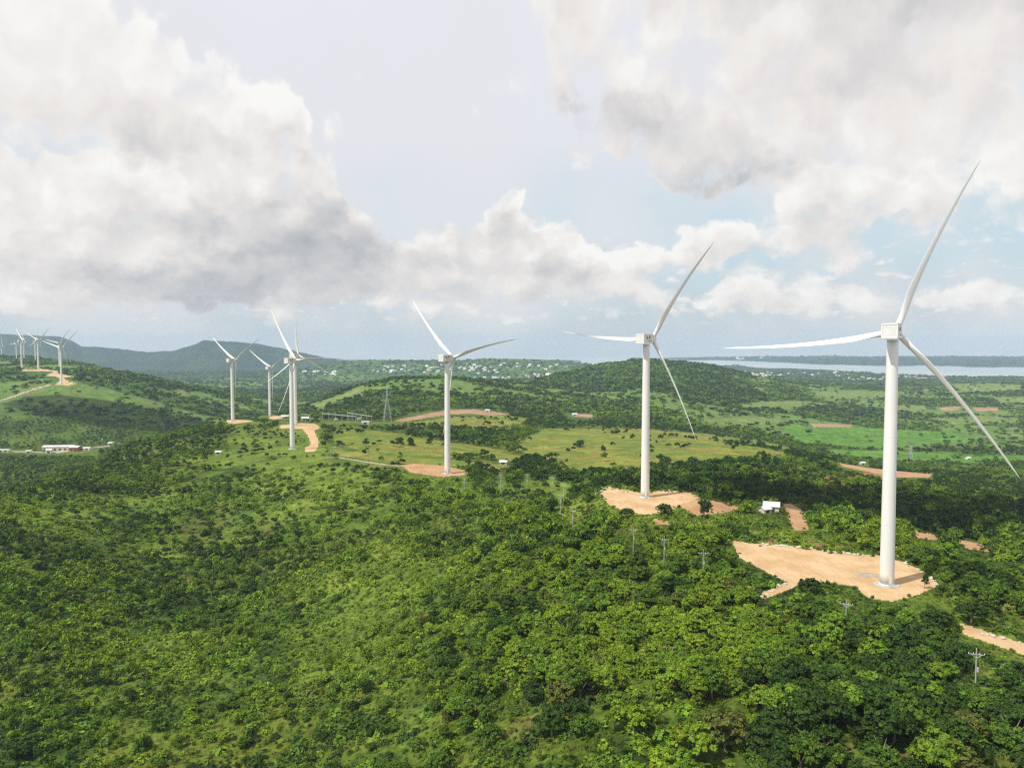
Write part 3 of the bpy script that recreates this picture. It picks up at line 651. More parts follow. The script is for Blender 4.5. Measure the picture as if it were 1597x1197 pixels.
POLES = [(1523, 1010, 'nearest utility pole with a crossarm, in scrub below the dirt road at the right edge'),
 (1320, 934, 'utility pole with crossarm among trees just below the sandy turbine pad'),
 (1097, 856, 'slim utility pole left of the narrow end of the large sandy pad'),
 (1036, 835, 'tall pole with a pale crossarm standing in trees below the second turbine pad'),
 (988, 821, 'utility pole in the trees directly below the second turbine pad'),
 (893, 792, 'lone utility pole down the slope left of the second turbine pad'),
 (879, 752, 'taller of the close pair of poles left of the second turbine pad'),
 (874, 768, 'lower of the close pair of poles left of the second turbine pad'),
 (861, 741, 'utility pole right behind the close pair of poles'),
 (822, 737, 'utility pole in the hedge line, second to the right of the third turbine'),
 (781, 737, 'utility pole in the hedge line between two others right of the third turbine'),
 (724, 736, 'utility pole close to the right of the third turbine base'),
 (531, 692, 'right pole of the three thin poles near the curved road end'),
 (521, 694, 'middle pole of the three thin poles near the curved road end'),
 (515, 701, 'left pole of the three thin poles near the curved road end')]
proto = make_pole()
for i, (px, pt, lb) in enumerate(POLES):
    o = proto if i == 0 else copy_tree(proto)
    o.location = by_top(px, pt, 11); o.rotation_euler = (0, 0, rad(random.uniform(-30, 10))); tag(o, lb, 'utility pole', 'utility poles along the ridge')

def pylon(loc, H, W, rz, label):
    r = empty('lattice_pylon', loc, rz); tag(r, label, 'pylon')
    wz = lambda z: max(W / 2 * (1 - z / (H * .72)) + .9 * (z / (H * .72)), .9) if z < H * .72 else .9 - .5 * (z - H * .72) / (H * .28)
    cs = ((1, 1), (-1, 1), (-1, -1), (1, -1)); lv = [0, .14, .27, .39, .5, .6, .69, .77, .85, .92, 1]
    for cx, cy_ in cs:
        m = MB()
        for a, b in zip(lv[:-1], lv[1:]):
            za, zb = a * H, b * H; m.tube((cx * wz(za), cy_ * wz(za), za), (cx * wz(zb), cy_ * wz(zb), zb), .17, .17, 5)
        m.build('leg', M['steel'], r)
    m = MB()
    for a, b in zip(lv[:-1], lv[1:]):
        za, zb = a * H, b * H
        for k in range(4):
            p, q = cs[k], cs[(k + 1) % 4]
            m.tube((p[0] * wz(za), p[1] * wz(za), za), (q[0] * wz(zb), q[1] * wz(zb), zb), .09, .09, 4); m.tube((q[0] * wz(za), q[1] * wz(za), za), (p[0] * wz(zb), p[1] * wz(zb), zb), .09, .09, 4)
            m.tube((p[0] * wz(zb), p[1] * wz(zb), zb), (q[0] * wz(zb), q[1] * wz(zb), zb), .09, .09, 4)
    m.build('bracing', M['steel'], r)
    for z, l in ((.77, 5.2), (.87, 4.6), (.97, 4.0)):
        z *= H; m = MB()
        for s in (-1, 1):
            m.tube((0, -.5, z), (s * l, 0, z), .11, .08, 5); m.tube((0, .5, z), (s * l, 0, z), .11, .08, 5); m.tube((0, 0, z + 1.6), (s * l, 0, z), .08, .08, 5)
            m.tube((s * l, 0, z), (s * l, 0, z - 1.3), .12, .12, 6)
        m.build('crossarm', M['steel'], r)
    return r
pl = hit(604, 657, 900, 1400); H1 = 47 * pl[1] / 1100
pylon(pl, H1, 10.5, rad(20), 'tall lattice pylon standing beside the substation in the middle distance')
p2 = hit(1420, 722, 1000, 2200); pylon(p2, 26 * p2[1] / 1229 * 1.05, 8, rad(10), 'small faint lattice pylon in the bright green field behind the nearest turbine')

def gantry(xa, ya, xb, yb, Y, n, hp, label):
    a = hit(xa, ya, 900, 1400); b = hit(xb, yb, 900, 1400); d = b - a; L = math.hypot(d[0], d[1])
    r = empty('substation_gantry', a, math.atan2(d[1], d[0])); tag(r, label, 'gantry', 'steel gantries of the substation')
    for i in range(n):
        m = MB(); x = L * i / (n - 1); z = float(relief(*(a + d * i / (n - 1))[:2])) - a[2]
        m.tube((x, 0, z - 1), (x, 0, hp), .34, .26, 8); m.tube((x, 0, hp), (x, 0, hp + 3), .12, .06, 6); m.build('post', M['pole'], r)
    for i in range(n - 1):
        m = MB(); m.box((L * (i + .5) / (n - 1), 0, hp - 1.2), (L / (n - 1) - .75, .7, .9)); m.build('beam', M['pole'], r)
    return a, b
ga = gantry(503, 656, 555, 659, 1100, 6, 11.5, 'left and nearer row of pale posts and beams in the substation')
gb = gantry(542, 655, 580, 657, 1120, 6, 11.5, 'right row of pale posts and beams in the substation')
gantry(470, 656, 484, 657, 1100, 3, 10, 'short separate gantry left of the two long substation rows')
def transformer(px, py, lb):
    p = hit(px, py, 900, 1400); r = empty('power_transformer', p, rad(15)); tag(r, lb, 'transformer', 'transformers in the substation yard')
    m = MB(); m.box((0, 0, 1.9), (5, 3, 3.4)); m.build('tank', M['steel'], r)
    for s in (-1, 1):
        m = MB()
        for i in range(6): m.box((-2 + i * .8, s * 1.95, 1.8), (.18, .8, 2.6))
        m.build('radiator', M['steel'], r)
    for i in range(3):
        m = MB(); m.lathe([(.12, 0), (.28, .3), (.14, .6), (.26, .9), (.12, 1.2), (.05, 1.8)], 8, c=(-1.4 + i * 1.4, 0, 3.6)); m.build('bushing', M['trim'], r)
transformer(524, 657, 'grey transformer under the left substation gantry'); transformer(560, 656, 'grey transformer under the right substation gantry')
def wire(p, q, sag, lb, cat='cable', grp=None, rr=.10):
    m = MB(); p = Vector(p); q = Vector(q); N = 14; prev = None
    for i in range(N + 1):
        t = i / N; c = p.lerp(q, t) - Vector((0, 0, 4 * sag * t * (1 - t)))
        if prev is not None: m.tube(prev, c, rr, rr, 4, caps=False)
        prev = c
    o = m.build('power_line', M['wire'], None); tag(o, lb, cat, grp); return o
for i, (s, z, gx) in enumerate(((-1, .77, .2), (-1, .87, .45), (1, .77, .7), (1, .87, .95))):
    q = pl + np.array([s * 4.9, s * 1.7, z * H1 - 1.3]); g0 = gb[0] + (gb[1] - gb[0]) * gx + np.array([0, 0, 10.3])
    wire(g0, q, 1.5, 'thin pale power line from the right substation gantry up to the lattice pylon', grp='power lines between substation and pylon')

def house(name, px, py, w_, d_, h_, rz, wall, roof, label, pitch=.25, cat='building', y0=100, y1=3000, group=None, opening=True):
    p = hit(px, py, y0, y1); r = empty(name, p, rz); tag(r, label, cat, group)
    m = MB(); m.box((0, 0, h_ / 2 - .5), (w_, d_, h_ + 1)); rise = d_ / 2 * pitch * 2
    m.add([(-w_ / 2, -d_ / 2, h_), (-w_ / 2, d_ / 2, h_), (-w_ / 2, 0, h_ + rise), (w_ / 2, -d_ / 2, h_), (w_ / 2, d_ / 2, h_), (w_ / 2, 0, h_ + rise)], [(0, 2, 1), (3, 4, 5)])
    m.build('wall', M[wall], r)
    m = MB(); e = .5; t = .18
    for s in (-1, 1):
        ye = s * (d_ / 2 + e); ze = h_ - e * rise / (d_ / 2)
        vs = [(x, y, z + dz) for dz in (.03, t) for x, y, z in ((-w_ / 2 - e, ye, ze), (w_ / 2 + e, ye, ze), (w_ / 2 + e, -s * .0, h_ + rise), (-w_ / 2 - e, -s * .0, h_ + rise))]
        m.add(vs, [(3, 2, 1, 0), (4, 5, 6, 7), (0, 1, 5, 4), (1, 2, 6, 5), (2, 3, 7, 6), (3, 0, 4, 7)])
    m.build('roof', M[roof], r)
    if opening:
        n = max(1, int(w_ // 7))
        for i in range(n):
            m = MB(); x = -w_ / 2 + w_ * (i + .5) / n; m.box((x, -d_ / 2 - .03, min(1.4, h_ / 2)), (w_ / n * .45, .1, min(2.4, h_ * .6))); m.build('opening', M['walld'], r)
    return r
house('warehouse', 93, 701, 46, 15, 5.5, rad(6), 'wallc', 'roofw', 'longest white-roofed shed in the valley at the left', .12, y0=900)
house('warehouse', 118, 702, 14, 15, 5.5, rad(2), 'wallr', 'roofw', 'white-roofed shed with red front at the right end of the long valley shed', .12, y0=900)
house('warehouse', 134, 701, 18, 10, 3.2, rad(-6), 'wallw', 'roofw', 'low white-roofed shed right of the red-fronted shed in the valley', .1, y0=900)
house('house', 77, 706, 8, 8, 5, rad(12), 'wallw', 'roofw', 'small bright pale house before the left end of the long valley shed', .2, y0=900)
house('hut', 97, 706.5, 4, 4, 2.5, rad(5), 'wallw', 'roofw', 'small white hut in front of the middle of the long valley shed', .2, y0=900)
house('warehouse', 7, 704, 16, 8, 3, rad(2), 'wallw', 'roofw', 'low white shed in the valley cut by the left edge of the photo', .1, y0=900)
house('house', 45, 706, 7, 7, 3, rad(20), 'wallw', 'roofg', 'small grey-roofed house left of the valley sheds', .2, y0=900)
house('house', 174, 693, 10, 6, 3, rad(-8), 'wallc', 'roofw', 'small white-roofed house right of the valley sheds by the track end', .2, y0=900)
house('hut', 159, 688, 3.5, 3.5, 3, 0, 'wallw', 'roofw', 'tiny white hut above the track right of the valley sheds', .2, y0=900)
house('hut', 341, 708, 5, 4, 2.4, rad(5), 'wallc', 'roofw', 'small white-roofed hut on the grassy slope below the left end turbine', .2, y0=400)
house('house', 445, 652, 13, 8, 3, rad(-5), 'wallc', 'roofw', 'white-roofed house just left of the overlapping turbine pair', .25, y0=800)
house('house', 476, 655, 10, 7, 3, rad(8), 'wallc', 'roofw', 'white-roofed house just right of the overlapping turbine pair', .25, y0=800)
house('hut', 785, 724, 6, 4.5, 2.4, rad(-6), 'wallc', 'roofw', 'lone white-roofed hut on the meadow between third and second turbines', .25, y0=400)
house('barn', 1203, 797, 7.5, 6, 3.2, rad(-20), 'wallc', 'roofw', 'larger white sheet-roofed barn among dark trees left of the nearest turbine', .3, y0=300)
house('shed', 1193, 800, 4.5, 4, 2.4, rad(25), 'wallc', 'roofw', 'smaller white-roofed shed touching the barn among dark trees', .25, y0=300)
house('hut', 1345, 724, 7, 6, 3, rad(5), 'wallw', 'roofw', 'white hut at the edge of the bright green field left of the nearest tower', .25, y0=900)
house('hut', 1510, 716, 7, 6, 3, rad(5), 'wallw', 'roofw', 'white hut alone in the bright green field right of the nearest tower', .25, y0=900)
house('hut', 896, 648, 9, 7, 3, rad(5), 'wallw', 'roofw', 'white hut beside the small ploughed plot left of the big round hill', .25, y0=900)
house('hut', 760, 642, 8, 6, 3, rad(5), 'wallw', 'roofw', 'white hut on the brown field behind the third turbine', .25, y0=900)
house('hut', 570, 661, 9, 6, 3, rad(5), 'wallw', 'roofw', 'low pale control house in front of the substation gantries', .1, y0=800)

# far towns: single small houses
def town_mesh(nm, roof, wall, w_=1., d_=.7, h_=.34):
    m = MB(); m.box((0, 0, h_ / 2 - .3), (w_, d_, h_ + .6)); m.add([(-w_ / 2, -d_ / 2, h_), (w_ / 2, -d_ / 2, h_), (w_ / 2, 0, h_ + .2), (-w_ / 2, 0, h_ + .2), (w_ / 2, d_ / 2, h_), (-w_ / 2, d_ / 2, h_)], [(0, 1, 2, 3), (3, 2, 4, 5), (0, 3, 5), (1, 4, 2)])
    me = bpy.data.meshes.new(nm); me.from_pydata(m.v, [], m.f); me.materials.append(M[wall]); me.materials.append(M[roof]); me.update()
    for p in me.polygons[-4:-2]: p.material_index = 1
    return me
TMS = {'white': town_mesh('house', 'roofw', 'wallw'), 'grey': town_mesh('house', 'roofg', 'wallw'), 'red': town_mesh('house', 'roofr', 'wallc'), 'brown': town_mesh('house', 'roofb', 'wallw')}
def town(n, cx, cy_, rx, ry, where, mix, y0, y1, smin=13, smax=26, shape='rect'):
    for i in range(n):
        if shape == 'gauss': px, py = random.gauss(cx, rx / 2), random.gauss(cy_, ry / 2)
        else: px, py = cx + random.uniform(-rx, rx), cy_ + random.uniform(-ry, ry)
        p = hit(px, py, y0, y1)
        if p[2] < 3: continue
        c = random.choices(list(mix), list(mix.values()))[0]; s = random.uniform(smin, smax) * p[1] / 5500
        o = bpy.data.objects.new('town_house', TMS[c]); C.objects.link(o); o.location = p; o.scale = (s, s, s * .8); o.rotation_euler = (0, 0, random.uniform(0, 3.14))
        lb = f'tiny {c}-roofed house in the {where}'; tag(o, lb, 'house', f'{c}-roofed houses in the {where}')
mw = {'white': 8, 'grey': 1.5, 'brown': 1}
town(34, 690, 576, 90, 7, 'hillside town behind the third turbine', mw, 3500, 6200)
town(34, 735, 574, 60, 8, 'hillside town behind the third turbine', mw, 3500, 6200, shape='gauss')
town(16, 640, 579, 60, 2.5, 'hillside town behind the third turbine', mw, 3500, 6200)
town(18, 770, 589, 30, 1.2, 'row at the foot of the town hill', mw, 3500, 6200)
town(26, 855, 587, 32, 4, 'cluster left of the big round hill', mw, 3500, 6200, 15, 32)
town(14, 830, 572, 60, 5, 'upper right of the town hill', mw, 3500, 6200)
town(14, 500, 582, 25, 3, 'cluster behind the overlapping turbine pair', mw, 3500, 6200, 15, 30)
town(62, 1170, 586, 42, 5, 'coastal town right of the big round hill', mw, 3500, 7000, shape='gauss')
town(44, 1230, 583, 95, 3.5, 'coastal town right of the big round hill', mw, 3500, 7000, 12, 22)
town(22, 1410, 589, 70, 2.0, 'shore settlement behind the nearest turbine', {'red': 5, 'white': 3}, 3500, 7000)
town(12, 1360, 590, 40, 3, 'shore settlement behind the nearest turbine', {'white': 4, 'grey': 1}, 3500, 7000)
town(8, 1150, 559.5, 40, 1.0, 'village on the land across the water', {'white': 1}, 11000, 15000, 14, 22)

# stones pushed to the edge of the levelled ground
def stone_mesh(seed):
    r = random.Random(seed); m = MB(); n = 7
    vs = [(math.cos(2 * math.pi * i / n) * rr * r.uniform(.8, 1.2), math.sin(2 * math.pi * i / n) * rr * r.uniform(.75, 1.1), z * r.uniform(.85, 1.1)) for rr, z in ((.9, -.1), (1.0, .35), (.7, .75), (.25, .95)) for i in range(n)]
    fs = [(k * n + i, k * n + (i + 1) % n, (k + 1) * n + (i + 1) % n, (k + 1) * n + i) for k in range(3) for i in range(n)] + [tuple(range(3 * n, 4 * n))]
    me = bpy.data.meshes.new('boulder'); me.from_pydata(vs, [], fs); me.materials.append(M['stone']); return me
SM = [stone_mesh(i) for i in range(4)]
def stones(n, path, where, jit=2, y0=180, y1=500, smin=.35, smax=.85):
    for i in range(n):
        t = random.random() * (len(path) - 1); k = int(t); f = t - k
        px = path[k][0] * (1 - f) + path[k + 1][0] * f + random.gauss(0, jit); py = path[k][1] * (1 - f) + path[k + 1][1] * f + random.gauss(0, jit * .35)
        p = hit(px, py, y0, y1); o = bpy.data.objects.new('boulder', random.choice(SM)); C.objects.link(o); s = random.uniform(smin, smax)
        o.location = p; o.scale = (s, s * random.uniform(.7, 1), s * random.uniform(.6, .9)); o.rotation_euler = (0, 0, random.uniform(0, 6.2))
        tag(o, f'pale boulder {where}', 'boulder', f'boulders {where}')
stones(46, [(1180, 848), (1240, 852), (1300, 860), (1345, 866)], 'in the bank along the far edge of the large sandy pad')
stones(12, [(1410, 876), (1445, 895), (1462, 912)], 'at the right corner of the large sandy pad')
stones(16, [(1228, 906), (1200, 924), (1186, 934)], 'along the side track of the large sandy pad', 3)
stones(10, [(1520, 985), (1560, 994), (1597, 1004)], 'along the dirt road at the right edge')
stones(10, [(930, 772), (945, 760)], 'at the left tip of the second turbine pad', 2, 300, 500, .5, 1.0)
# rubble heap of grey gravel on the pad
m = MB(); n = 18
for k, (rr, z) in enumerate(((2.6, -.1), (2.0, .35), (1.1, .75), (.3, .95))):
    m.v += [(math.cos(2 * math.pi * i / n) * rr * random.uniform(.9, 1.1) * 1.7, math.sin(2 * math.pi * i / n) * rr * random.uniform(.9, 1.1), z * random.uniform(.8, 1)) for i in range(n)]
m.f = [(k * n + i, k * n + (i + 1) % n, (k + 1) * n + (i + 1) % n, (k + 1) * n + i) for k in range(3) for i in range(n)] + [tuple(range(3 * n, 4 * n))]
o = m.build('gravel_heap', M['gravel'], None, loc=hit(1352, 897, 200, 330)); tag(o, 'low grey gravel heap on the sandy pad left of the nearest tower', 'gravel heap')


# ------------------------------------------------------------------ vegetation
def leafset(rng, cen, nrm, size, elong=1.5, jit=.5):
    n = len(cen); d = nrm + rng.normal(0, jit, (n, 3)); d /= np.linalg.norm(d, axis=1, keepdims=True) + 1e-9
    a = np.cross(d, rng.normal(0, 1, (n, 3))); a /= np.linalg.norm(a, axis=1, keepdims=True) + 1e-9
    b = np.cross(d, a); s = size * rng.uniform(.65, 1.35, (n, 1))
    a = a * s * .5 * elong; b = b * s * .5
    v = np.stack([cen - a, cen + b * 1.0 - d * s * .12, cen + a, cen - b - d * s * .12], 1).reshape(-1, 3)
    return v, np.arange(4 * n).reshape(-1, 4)
def crown_mesh(name, seed, kind, nlobe, nclump, nleaf, lsize, spread=.62):
    rng = np.random.default_rng(seed); cen = []; nr_ = []; var = []
    lobes = []
    for i in range(nlobe):
        a = rng.uniform(0, 6.283); r = math.sqrt(rng.uniform(0, 1)) * spread; t = r / spread
        if kind == 'flat': z = 1.15 - .18 * t + rng.uniform(-.1, .1); rr = rng.uniform(.28, .42)
        elif kind == 'tall': r *= .7; z = rng.uniform(.6, 1.7); rr = rng.uniform(.28, .40)
        elif kind == 'low': z = .35 + .35 * (1 - t * t) + rng.uniform(-.08, .1); rr = rng.uniform(.3, .45)
        else: z = .65 + .62 * math.sqrt(max(0, 1 - .85 * t * t)) * rng.uniform(.55, 1.05); rr = rng.uniform(.30, .46)
        lobes.append((r * math.cos(a), r * math.sin(a), z, rr))
    for k in range(nclump):
        lx, ly_, lz, lr = lobes[k % nlobe]
        d = rng.normal(0, 1, 3); d[2] = abs(d[2]) * 1.0 - .35; d /= np.linalg.norm(d)
        c = np.array([lx, ly_, lz]) + d * lr * np.array([1, 1, .8]); rc = rng.uniform(.10, .17)
        q = rng.normal(0, 1, (nleaf, 3)); q /= np.linalg.norm(q, axis=1, keepdims=True); q[:, 2] = np.abs(q[:, 2]) * .8 - .2
        rad_ = rng.uniform(.5, 1, (nleaf, 1)) * rc
        cen.append(c + q * rad_); nr_.append(q * .7 + d * .5 + np.array([0, 0, .55]))
        b = rng.uniform(.72, 1.35); h = rng.uniform(-.12, .16)
        var.append(np.repeat([[b * (1 + h), b, b * (1 - h)]], nleaf * 4, 0) * rng.uniform(.85, 1.15, (nleaf, 1)).repeat(4, 0))
    cen = np.concatenate(cen); v, f = leafset(rng, cen, np.concatenate(nr_), lsize, jit=.75); var = np.concatenate(var)
    me = npmesh(name, v, f, M['leaf'])
    at_ = me.attributes.new('leafvar', 'FLOAT_VECTOR', 'POINT'); at_.data.foreach_set('vector', var.astype(np.float32).ravel())
    return me
def bush_mesh(name, seed, n, lsize, kind='round'):
    rng = np.random.default_rng(seed); q = rng.normal(0, 1, (n, 3)); q /= np.linalg.norm(q, axis=1, keepdims=True); q[:, 2] = np.abs(q[:, 2])
    lob = 1 + .28 * np.sin(q[:, :1] * 5 + seed) * np.cos(q[:, 1:2] * 6 + seed * 2)
    cen = q * rng.uniform(.55, 1, (n, 1)) * lob * np.array([1, 1, .85]); nrm = q + np.array([0, 0, .6]); el_ = 1.5
    if kind == 'spiky': nrm = np.cross(q, rng.normal(0, 1, (n, 3))) * .8 + q * .3; el_ = 3.2; cen[:, 2] *= 1.3
    v, f = leafset(rng, cen, nrm, lsize, el_)
    me = npmesh(name, v, f, M['leaf']); b = rng.uniform(.65, 1.4, (n, 1)); h = rng.uniform(-.12, .15, (n, 1))
    var = np.concatenate([b * (1 + h), b, b * (1 - h)], 1).repeat(4, 0)
    at_ = me.attributes.new('leafvar', 'FLOAT_VECTOR', 'POINT'); at_.data.foreach_set('vector', var.astype(np.float32).ravel())
    return me
def trunk_mesh(name, seed, m_, h=1.05, n=7, r0=.075):
    r = random.Random(seed); m = MB(); top = Vector((r.uniform(-.06, .06), r.uniform(-.06, .06), h * .55))
    m.tube((0, 0, -.25), top, r0, r0 * .62, n)
    for i in range(4):
        a = i * 1.57 + r.uniform(-.5, .5); mid = top + Vector((math.cos(a) * .2, math.sin(a) * .2, .28)); e = mid + Vector((math.cos(a) * .28, math.sin(a) * .28, r.uniform(.2, .4)))
        m.tube(top, mid, r0 * .5, r0 * .32, 6); m.tube(mid, e, r0 * .32, r0 * .14, 5)
    me = bpy.data.meshes.new(name); me.from_pydata(m.v, [], m.f); me.materials.append(m_); return me
KINDS = ['round', 'round', 'round', 'flat', 'flat', 'tall', 'round', 'low', 'round', 'flat']
CROWNS = [crown_mesh('crown', 100 + i, k, 7 + i % 4, 120, 28, .088) for i, k in enumerate(KINDS)]
TRUNKS = [trunk_mesh('trunk', i, M['bark']) for i in range(3)]; PALE = trunk_mesh('trunk', 9, M['pale_bark'], 1.3, r0=.06)
MID = [crown_mesh('crown', 200 + i, k, 6 + i % 3, 44, 9, .24) for i, k in enumerate(['round', 'round', 'flat', 'low', 'tall', 'round'])]
FARC = [crown_mesh('crown', 300 + i, k, 7, 22, 5, .46, .7) for i, k in enumerate(['round', 'low', 'flat', 'round', 'low'])]
BUSH = [bush_mesh('bush', 400 + i, 120, .30) for i in range(4)] + [bush_mesh('bush', 410 + i, 90, .34, 'spiky') for i in range(2)]
TUFT = [bush_mesh('tuft', 500 + i, 46, .42) for i in range(3)] + [bush_mesh('tuft', 510, 40, .4, 'spiky')]

TINTS = {'dark green': (.036, .074, .011), 'mid green': (.070, .130, .014), 'bright green': (.120, .205, .018), 'yellow-green': (.150, .230, .016), 'olive brown': (.105, .125, .025)}
TN = list(TINTS); TC = np.array([TINTS[k] for k in TN])
def on_sheet(px, py, Y, grow=0.0):
    k = np.zeros(px.shape, bool)
    for nm, mt_, (y0, y1), Ps in SHEETS:
        j = (Y > y0 - 15) & (Y < y1 + 15)
        if not j.any(): continue
        for P_ in Ps:
            a_ = np.zeros(j.sum(), bool)
            for ox, oy in ((0, 0), (grow, 0), (-grow, 0), (0, grow * .8), (0, -grow * .3)): a_ |= inpoly(px[j] + ox, py[j] + oy, P_)
            k[j] |= a_
    return k
# lines of sight the photo keeps open over buildings and the feet of towers: px0, py0, px1, py1, farthest tree
OPEN = [(1180, 786, 1222, 808, 480), (60, 688, 152, 708, 1260), (0, 700, 50, 708, 1260), (168, 689, 182, 695, 1300), (334, 702, 350, 711, 800), (776, 717, 796, 727, 700), (438, 647, 486, 657, 1000), (1375, 850, 1395, 915, 247), (1000, 740, 1014, 778, 397),
 (692, 715, 705, 740, 545), (450, 680, 462, 702, 712), (500, 636, 612, 660, 1100), (1338, 718, 1354, 728, 1500), (1503, 710, 1519, 720, 1500), (885, 642, 905, 652, 1700)] + [(p_[0] - 4, p_[1] - 2, p_[0] + 4, p_[1] + 22 if p_[1] < 800 else p_[1] + 34, 600) for p_ in POLES]
SIGHT = [(y1, P_) for nm, mt_, (y0, y1), Ps in SHEETS for P_ in Ps]
def hides(X, Y, Z, R):
    k = np.zeros(X.shape, bool)
    for f in (.3, .7, 1.1, 1.5, 1.8):
        for sx in (-.9, -.45, 0, .45, .9):
            px, py = project(X + R * sx, Y, Z + R * f)
            for y1, P_ in SIGHT:
                xs = [p[0] for p in P_]; ys = [p[1] for p in P_]
                j = (px > min(xs)) & (px < max(xs)) & (py > min(ys)) & (py < max(ys)) & (Y < y1)
                if j.any(): k[j] |= inpoly(px[j], py[j], P_)
            for a, b, c, d, ym in OPEN: k |= (px > a) & (px < c) & (py > b) & (py < d) & (Y < ym)
    return k
TBXY = np.array([[b[0], b[1]] for b in base.values()])
def grid(y0, y1, cell, rng):
    ys = np.arange(y0, y1, cell); X, Y = [], []
    for y in ys:
        xs = np.arange((-230 - 798.5) / FPX * y, (1800 - 798.5) / FPX * y, cell); X.append(xs); Y.append(np.full(len(xs), y))
    X = np.concatenate(X); Y = np.concatenate(Y)
    return X + rng.uniform(-.5, .5, len(X)) * cell, Y + rng.uniform(-.5, .5, len(Y)) * cell
def pick_tint(x, y, rng, bias=0):
    n = fbm(x / 30, y / 30, 91, 4) + fbm(x / 170, y / 170, 95, 3) * .7 + rng.normal(0, .26, len(x)) + bias
    t = np.digitize(n, [-.06, .26, .55, .80]).clip(0, 3)
    t = np.where(rng.uniform(0, 1, len(x)) < .025, 4, t)
    t = np.where(rng.uniform(0, 1, len(x)) < .03, 2, t); return t
def finish(X, Y, cell_r, tint, rng, dz=0):
    return X, Y, relief(X, Y) + dz, cell_r, tint, rng.uniform(0, 6.283, len(X))
def collapse(a, m): return [q[m] for q in a]
nearpts = []
rng = RNG
# --- near slope, 100 to 720 m
X, Y = grid(100, 720, 3.3, rng); Z = relief(X, Y); px, py = project(X, Y, Z)
clear = ells(px, py, CLEAR); wood = ells(px, py, WOOD)
right = sstep(px + (py - 900) * .3, 520, 900)
cl = fbm(X / 22, Y / 22, 101, 4) ; base_d = .12 + .40 * right + .24 * wood
prob = base_d * np.clip(1.0 + 1.9 * cl, 0.1, 2.4) * (1 - clear) ** 2.2
md = soft(px, py, Y, MEADOWS); prob = np.where(md > 0, .004 + .03 * (cl > .45), prob)
far_r = (Y > 420) & (px > 1180) ; prob = np.where(far_r & (md == 0), .20 + .06 * cl, prob)
hedge = (np.abs(py - (744 + (px - 745) * .03)) < 3.2) & (px > 735) & (px < 1040) & (Y > 430); prob = np.where(hedge, .5, prob); prob = np.where((px < 250) & (Y > 560), .5, prob); prob = np.where((py - 772 + px * .33 > -8) & (py - 772 + px * .33 < 10) & (px < 260) & (Y < 900), .35, prob)
keep = rng.uniform(0, 1, len(X)) < prob
keep &= ~on_sheet(px, py, Y, 5.0)
keep &= (np.sqrt(((X[:, None] - TBXY[:6, 0]) ** 2 + (Y[:, None] - TBXY[:6, 1]) ** 2)).min(1) > 11)
X, Y, px, py, right, wood = [q[keep] for q in (X, Y, px, py, right, wood)]
R = (rng.uniform(1.3, 2.9, len(X)) * (1 - .8 * right) + rng.gamma(5, .60, len(X)).clip(1.6, 5.2) * .8 * right) * (1 + .25 * wood); R = R.clip(1.1, 6.2)
R = np.where(Y > 420, R.clip(1.8, 4.2), R)
tint = pick_tint(X, Y, rng, .10 - .15 * (Y > 420) + .12 * (px > 1100) * (Y < 260))
hd = ~hides(X, Y, relief(X, Y), R) | (rng.uniform(0, 1, len(X)) < .012); X, Y, R, tint = X[hd], Y[hd], R[hd], tint[hd]
nearT = finish(X, Y, R, tint, rng); nearT = (nearT[0], nearT[1], nearT[2] - .24 * nearT[3] * (Y < 420), *nearT[3:])
# the 300 that show largest are trees of their own
px2, py2 = project(nearT[0], nearT[1], nearT[2] + nearT[3])
vis = (px2 > -30) & (px2 < 1627) & (py2 < 1225)
score = nearT[3] / nearT[1] * vis; order = np.argsort(-score)[:294]; sel = np.zeros(len(X), bool); sel[order] = True
def where_is(px, py):
    v = 'at the bottom edge' if py > 1090 else ('lower down the slope' if py > 980 else 'higher up the slope')
    h = 'below the dirt road' if px > 1380 else 'below the large sandy pad' if px > 1150 else 'right of centre' if px > 900 else 'by the central grass strip' if px > 600 else 'left of the grass strip' if px > 300 else 'at the left'
    return v + ' ' + h
def add_tree(x, y, z, r, ti, rz, label=None, group=None, crown=None, trunk=None, zs=1.0, tintcol=None):
    e = empty('broadleaf_tree', (x, y, z), rz)
    k = random.randrange(len(CROWNS)) if crown is None else crown
    c = bpy.data.objects.new('crown', CROWNS[k]); C.objects.link(c); c.parent = e; c.scale = (r, r, r * zs)
    col_ = TC[ti] * (RNG.uniform(.85, 1.15)) if tintcol is None else np.array(tintcol); c['tint'] = [float(q) for q in col_]
    t = bpy.data.objects.new('trunk', trunk or random.choice(TRUNKS)); C.objects.link(t); t.parent = e; t.scale = (r, r, r * zs)
    sz = 'small' if r < 2.6 else ('medium' if r < 4 else 'large')
    if label is None:
        shp = {'round': 'round-crowned', 'flat': 'flat-topped', 'tall': 'tall narrow', 'low': 'low spreading'}[KINDS[k]]
        q = project(x, y, z + r)
        label = f'{sz} {TN[ti]} {shp} tree {where_is(*q)}'; group = label.replace(' tree ', ' trees ')
    tag(e, label, 'tree', group)
for i in np.nonzero(sel)[0]:
    add_tree(nearT[0][i], nearT[1][i], nearT[2][i] - .1, nearT[3][i], int(nearT[4][i]), nearT[5][i], zs=RNG.uniform(.9, 1.2))
q = hit(1116, 893, 180, 400); add_tree(*q, 4.6, 1, 1.0, 'tree with a bare pale trunk left of the large sandy pad', None, 5, PALE, 1.15)
q = hit(1442, 917, 180, 400); add_tree(*q, 1.6, 0, 2.0, 'thin small dark tree on the right edge of the large sandy pad', None, 5, None, 1.5)
q = hit(1262, 927, 180, 400); q[2] -= 1.0; add_tree(*q, 3.9, 0, 2.0, 'dark round tree at the near edge of the large sandy pad', None, 0)
q = hit(1035, 801, 250, 500); q[2] -= 1.8; add_tree(*q, 4.2, 0, .5, 'dark round tree at the near right edge of the second turbine pad', None, 1)
